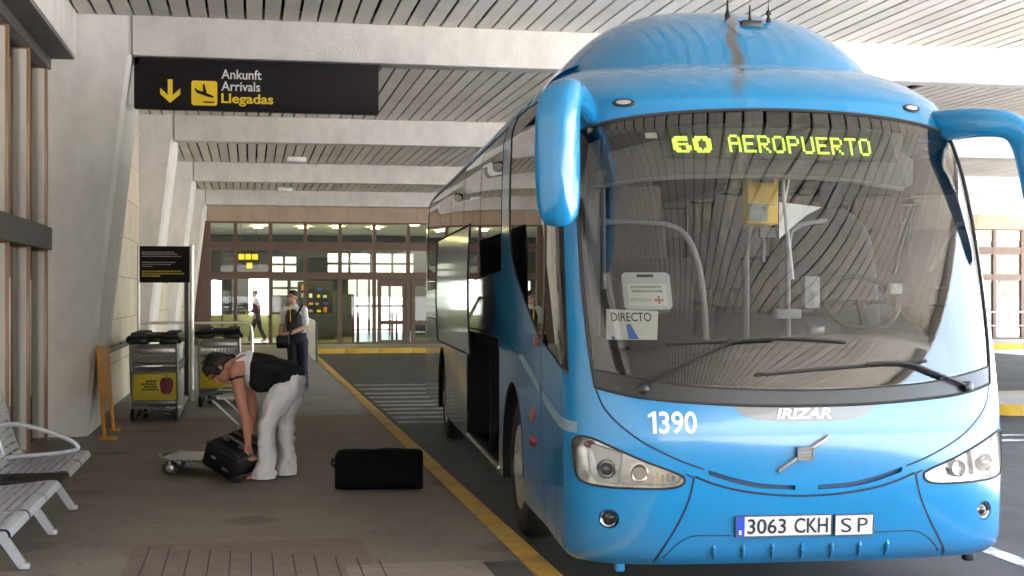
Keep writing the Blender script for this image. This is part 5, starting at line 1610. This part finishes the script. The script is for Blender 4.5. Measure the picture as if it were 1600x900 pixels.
blob('white_undershirt', [[(-.20, 0, .935, (.055, .160, .160)), (-.238, 0, .945, (.035, .150, .145))], [(-.24, -.10, 1.05, .022), (-.30, -.115, 1.02, .020), (-.37, -.06, .935, .022)], [(-.37, -.06, .935, .02), (-.40, 0, .91, .02)], [(-.24, .08, 1.09, .022), (-.33, .08, 1.06, .02), (-.39, .04, 1.0, .02)]], m_whitecloth, wo, .008, 3)
MB().tube([(-.345, -.175, .885), (-.27, -.245, .90)], .008, 6).tube(smooth_loop([(-.345, -.19, .87), (-.30, -.25, .885), (-.235, -.21, .90), (-.28, -.13, .89)], 5), .009, 6, closed=True).build('shoulder_strap', m_ink, wo)
blob('trousers', [[(.165, 0, .86, (.092, .168, .085)), (.12, 0, .78, (.125, .17, .10))],
                  [(.10, -.07, .76, (.125, .105, .11)), (.0, -.09, .60, (.10, .10, .10)), (-.055, -.10, .47, (.078, .092, .08)), (-.055, -.10, .28, (.072, .09, .06)), (-.07, -.10, .10, (.09, .11, .04)), (-.080, -.10, -.03, (.112, .125, .03))],
                  [(.13, .07, .76, (.11, .105, .11)), (.10, .10, .60, (.09, .10, .10)), (.075, .12, .47, (.07, .085, .08)), (.075, .13, .28, (.064, .085, .06)), (.078, .14, .10, (.076, .10, .04)), (.08, .14, -.03, (.092, .11, .03))]],
     m_trousers, wo, .009, 3, noise=(.022, 8), floor=.016)
# ---- her suitcase
su = thing('suitcase', (-.10, 11.72, 0), YAW, 'black soft suitcase tilted on edge under the woman\'s hands', 'suitcase')
Ms = Matrix.Translation((.0, 0, .225)) @ Euler((R(10), R(24), R(-24))).to_matrix().to_4x4()
MB().box(-.175, .175, -.22, .22, -.125, .125, bev=.045, mat=Ms, seg=4).build('shell', m_caseblack, su)
MB().box(-.165, .165, -.25, -.215, -.11, .11, bev=.03, mat=Ms, seg=3).build('front_pocket', m_caseblack, su)
q = MB()
for z in (-.085, .085): 
    q.tube([Ms @ Vector(p) for p in smooth_loop([(-.179, -.2, z), (-.179, .2, z), (-.15, .224, z), (.15, .224, z), (.179, .2, z), (.179, -.2, z), (.15, -.224, z), (-.15, -.224, z)], 4)], .006, 6, closed=True)
q.build('zip_piping', m_casegrey, su)
MB().tube([Ms @ Vector(p) for p in smooth_loop([(-.09, -.10, .13), (-.08, -.10, .165), (.08, -.10, .165), (.09, -.10, .13)], 5, False)], .011, 8).box(-.12, -.06, -.12, -.08, .125, .145, bev=.006, mat=Ms).box(.06, .12, -.12, -.08, .125, .145, bev=.006, mat=Ms).box(-.15, .15, .05, .075, .128, .137, bev=.003, mat=Ms).build('handle', m_casegrey, su)
for x in (-.14, .14):
    MB().lathe([(.035, -.015), (.035, .015), (.02, .018), (.001, .018)], Ms @ Matrix.Translation((.17, x * 1.2, -.13)) @ Matrix.Rotation(R(90), 4, 'X'), 16).build('wheel', m_chrome if x > 0 else m_rubber, su)
MB().box(.05, .12, -.262, -.248, -.05, -.02, bev=.004, mat=Ms).box(-.08, -.03, -.262, -.248, .0, .025, bev=.004, mat=Ms).build('buckle', m_chrome, su)

# ---- man in a waistcoat with a shoulder bag, looking at the camera
mn = thing('person', (.75, 22.15, 0), YAW, 'man in white shirt, dark waistcoat and yellow tie carrying a black bag', 'person')
ch = [[(.02, 0, .90, (.09, .07, .06)), (0, 0, 1.02, (.12, .085, .08)), (-.03, 0, 1.22, (.16, .105, .12)), (-.035, 0, 1.36, (.15, .075, .05))], [(-.035, 0, 1.36, .06), (-.05, -.01, 1.46, .053)],
      [(-.19, 0, 1.345, .055), (-.235, -.02, 1.08, .042), (-.25, -.16, .93, .030)], [(.125, 0, 1.345, .055), (.155, -.02, 1.07, .042), (-.02, -.19, .98, .034), (-.11, -.22, .95, .028)],
      [(-.05, 0, .84, .07), (-.05, -.01, .48, .06), (-.05, .03, .10, .042), (-.05, .0, .05, .045), (-.06, -.16, .03, (.045, .05, .03))], [(.09, 0, .84, .07), (.11, .0, .48, .06), (.12, .05, .10, .042), (.12, .03, .05, .045), (.12, -.13, .03, (.045, .05, .03))]]
hand(ch, (-.11, -.22, .95), (-1, -.2, -.2), (0, .2, 1), (.3, .2, -1)); hand(ch, (-.25, -.16, .93), (-.1, -.4, -1), (.3, -.9, 0), (.9, .3, -.2))
he, T, A = head_parts((-.06, -.015, 1.535), (.0, .05, 1), (-.45, -1, -.05), .96)
blob('body', ch, m_skinpale, mn, .008, 3, he)
blob('hair', [], m_hair, mn, .008, 3, [(T(-.022, 0, .06), (.096, .086, .078), A), (T(-.05, 0, .02), (.06, .08, .08), A)], noise=(.004, 30))
for q in (-1, 1): MB().lathe([(.010, -.004), (.008, .004), (.001, .006)], Matrix.Translation(T(.084, q * .032, .008)) @ (A @ Matrix.Rotation(R(90), 3, 'Y')).to_4x4(), 12).build('eye', m_ink, mn)
blob('shirt', [[(.01, 0, .99, (.15, .107, .06)), (-.03, 0, 1.22, (.172, .117, .12)), (-.035, 0, 1.355, (.155, .085, .055))], [(-.035, 0, 1.39, (.075, .07, .03)), (-.045, -.005, 1.42, (.066, .064, .02))], [(-.185, 0, 1.34, .068), (-.225, -.01, 1.14, .062)], [(.12, 0, 1.34, .072), (.15, -.01, 1.12, .066)]], m_whitecloth, mn, .009, 3)
blob('waistcoat', [[(.0, -.008, 1.0, (.155, .115, .06)), (-.03, -.008, 1.22, (.165, .126, .11)), (-.05, -.01, 1.32, (.11, .105, .05))]], m_vest, mn, .009, 3)
MB().tube([(-.085, -.13, 1.39), (-.075, -.148, 1.30), (-.065, -.150, 1.15)], [(.012, .02), (.008, .022), (.008, .03)], 8).build('tie', m_tie, mn)
blob('trousers', [[(.02, 0, .93, (.16, .115, .07)), (.02, 0, .84, (.165, .12, .08))], [(-.06, 0, .82, .105), (-.05, -.01, .48, .085), (-.05, .03, .08, .075)], [(.10, 0, .82, .105), (.11, 0, .48, .085), (.12, .05, .08, .075)]], m_navy, mn, .01, 3)
for x, y in ((-.055, -.06), (.12, -.03)): MB().box(x - .05, x + .05, y - .14, y + .12, -.0, .085, bev=.035).build('shoe', m_ink, mn)
bg_ = thing('shoulder_bag', (.75, 22.15, 0), YAW, 'black shoulder bag hanging in front of the man in the waistcoat', 'bag')
MB().box(-.27, -.05, -.36, -.25, .72, .93, bev=.035, seg=3).build('shell', m_bagblack, bg_)
MB().box(-.26, -.06, -.372, -.345, .78, .92, bev=.012).build('flap', m_caseblack, bg_)
MB().tube(smooth_loop([(-.07, -.26, .92), (-.02, -.15, 1.15), (.07, -.11, 1.33), (.11, .0, 1.425), (.05, .11, 1.25), (-.15, .12, 1.05)], 5, False), [(.008, .022)] * 26, 8).build('strap', m_ink, bg_)
# ---- man walking inside the hall
fm = thing('person', (.24, 45.2, 0), YAW, 'man in dark clothes walking left behind the brown glass facade', 'person')
ch = [[(0, 0, .92, (.08, .10, .06)), (-.02, 0, 1.2, (.12, .17, .12)), (-.03, 0, 1.40, (.08, .17, .05))], [(-.04, 0, 1.40, .055), (-.06, 0, 1.5, .05)], [(-.03, -.2, 1.38, .055), (.06, -.22, 1.12, .042), (-.02, -.22, .92, .03)], [(-.03, .2, 1.38, .055), (-.12, .2, 1.12, .042), (-.25, .15, 1.0, .03)],
      [(0, -.06, .86, .07), (-.12, -.08, .5, .06), (-.22, -.08, .1, .04), (-.22, -.08, .05, .045), (-.33, -.08, .035, .035)], [(0, .06, .86, .07), (.08, .08, .5, .06), (.24, .08, .14, .04), (.25, .08, .07, .045), (.14, .08, .035, .035)]]
hand(ch, (-.02, -.22, .92), (-.2, 0, -1), (-1, 0, 0), (0, 1, 0)); hand(ch, (-.25, .15, 1.0), (-1, 0, -.2), (0, 0, 1), (0, -1, -.2))
he, T, A = head_parts((-.075, 0, 1.60), (-.05, 0, 1), (-1, -.2, -.05))
blob('body', ch, m_skinpale, fm, .009, 3, he)
blob('hair', [], m_hair, fm, .01, 2, [(T(-.02, 0, .05), (.10, .09, .085), A)])
blob('jacket', [[(0, 0, .98, (.135, .165, .07)), (-.02, 0, 1.2, (.14, .185, .12)), (-.03, 0, 1.40, (.09, .18, .055))], [(-.03, -.2, 1.38, .068), (.06, -.22, 1.12, .06), (-.0, -.22, .98, .05)], [(-.03, .2, 1.38, .068), (-.12, .2, 1.12, .06), (-.2, .16, 1.03, .05)]], m_maroon, fm, .011, 3)
blob('trousers', [[(0, 0, .93, (.125, .155, .07)), (0, 0, .86, (.12, .155, .07))], [(0, -.08, .86, .105), (-.12, -.08, .5, .075), (-.22, -.08, .1, .066)], [(0, .08, .86, .105), (.08, .08, .5, .075), (.24, .08, .14, .06)]], m_darkcloth, fm, .011, 3)
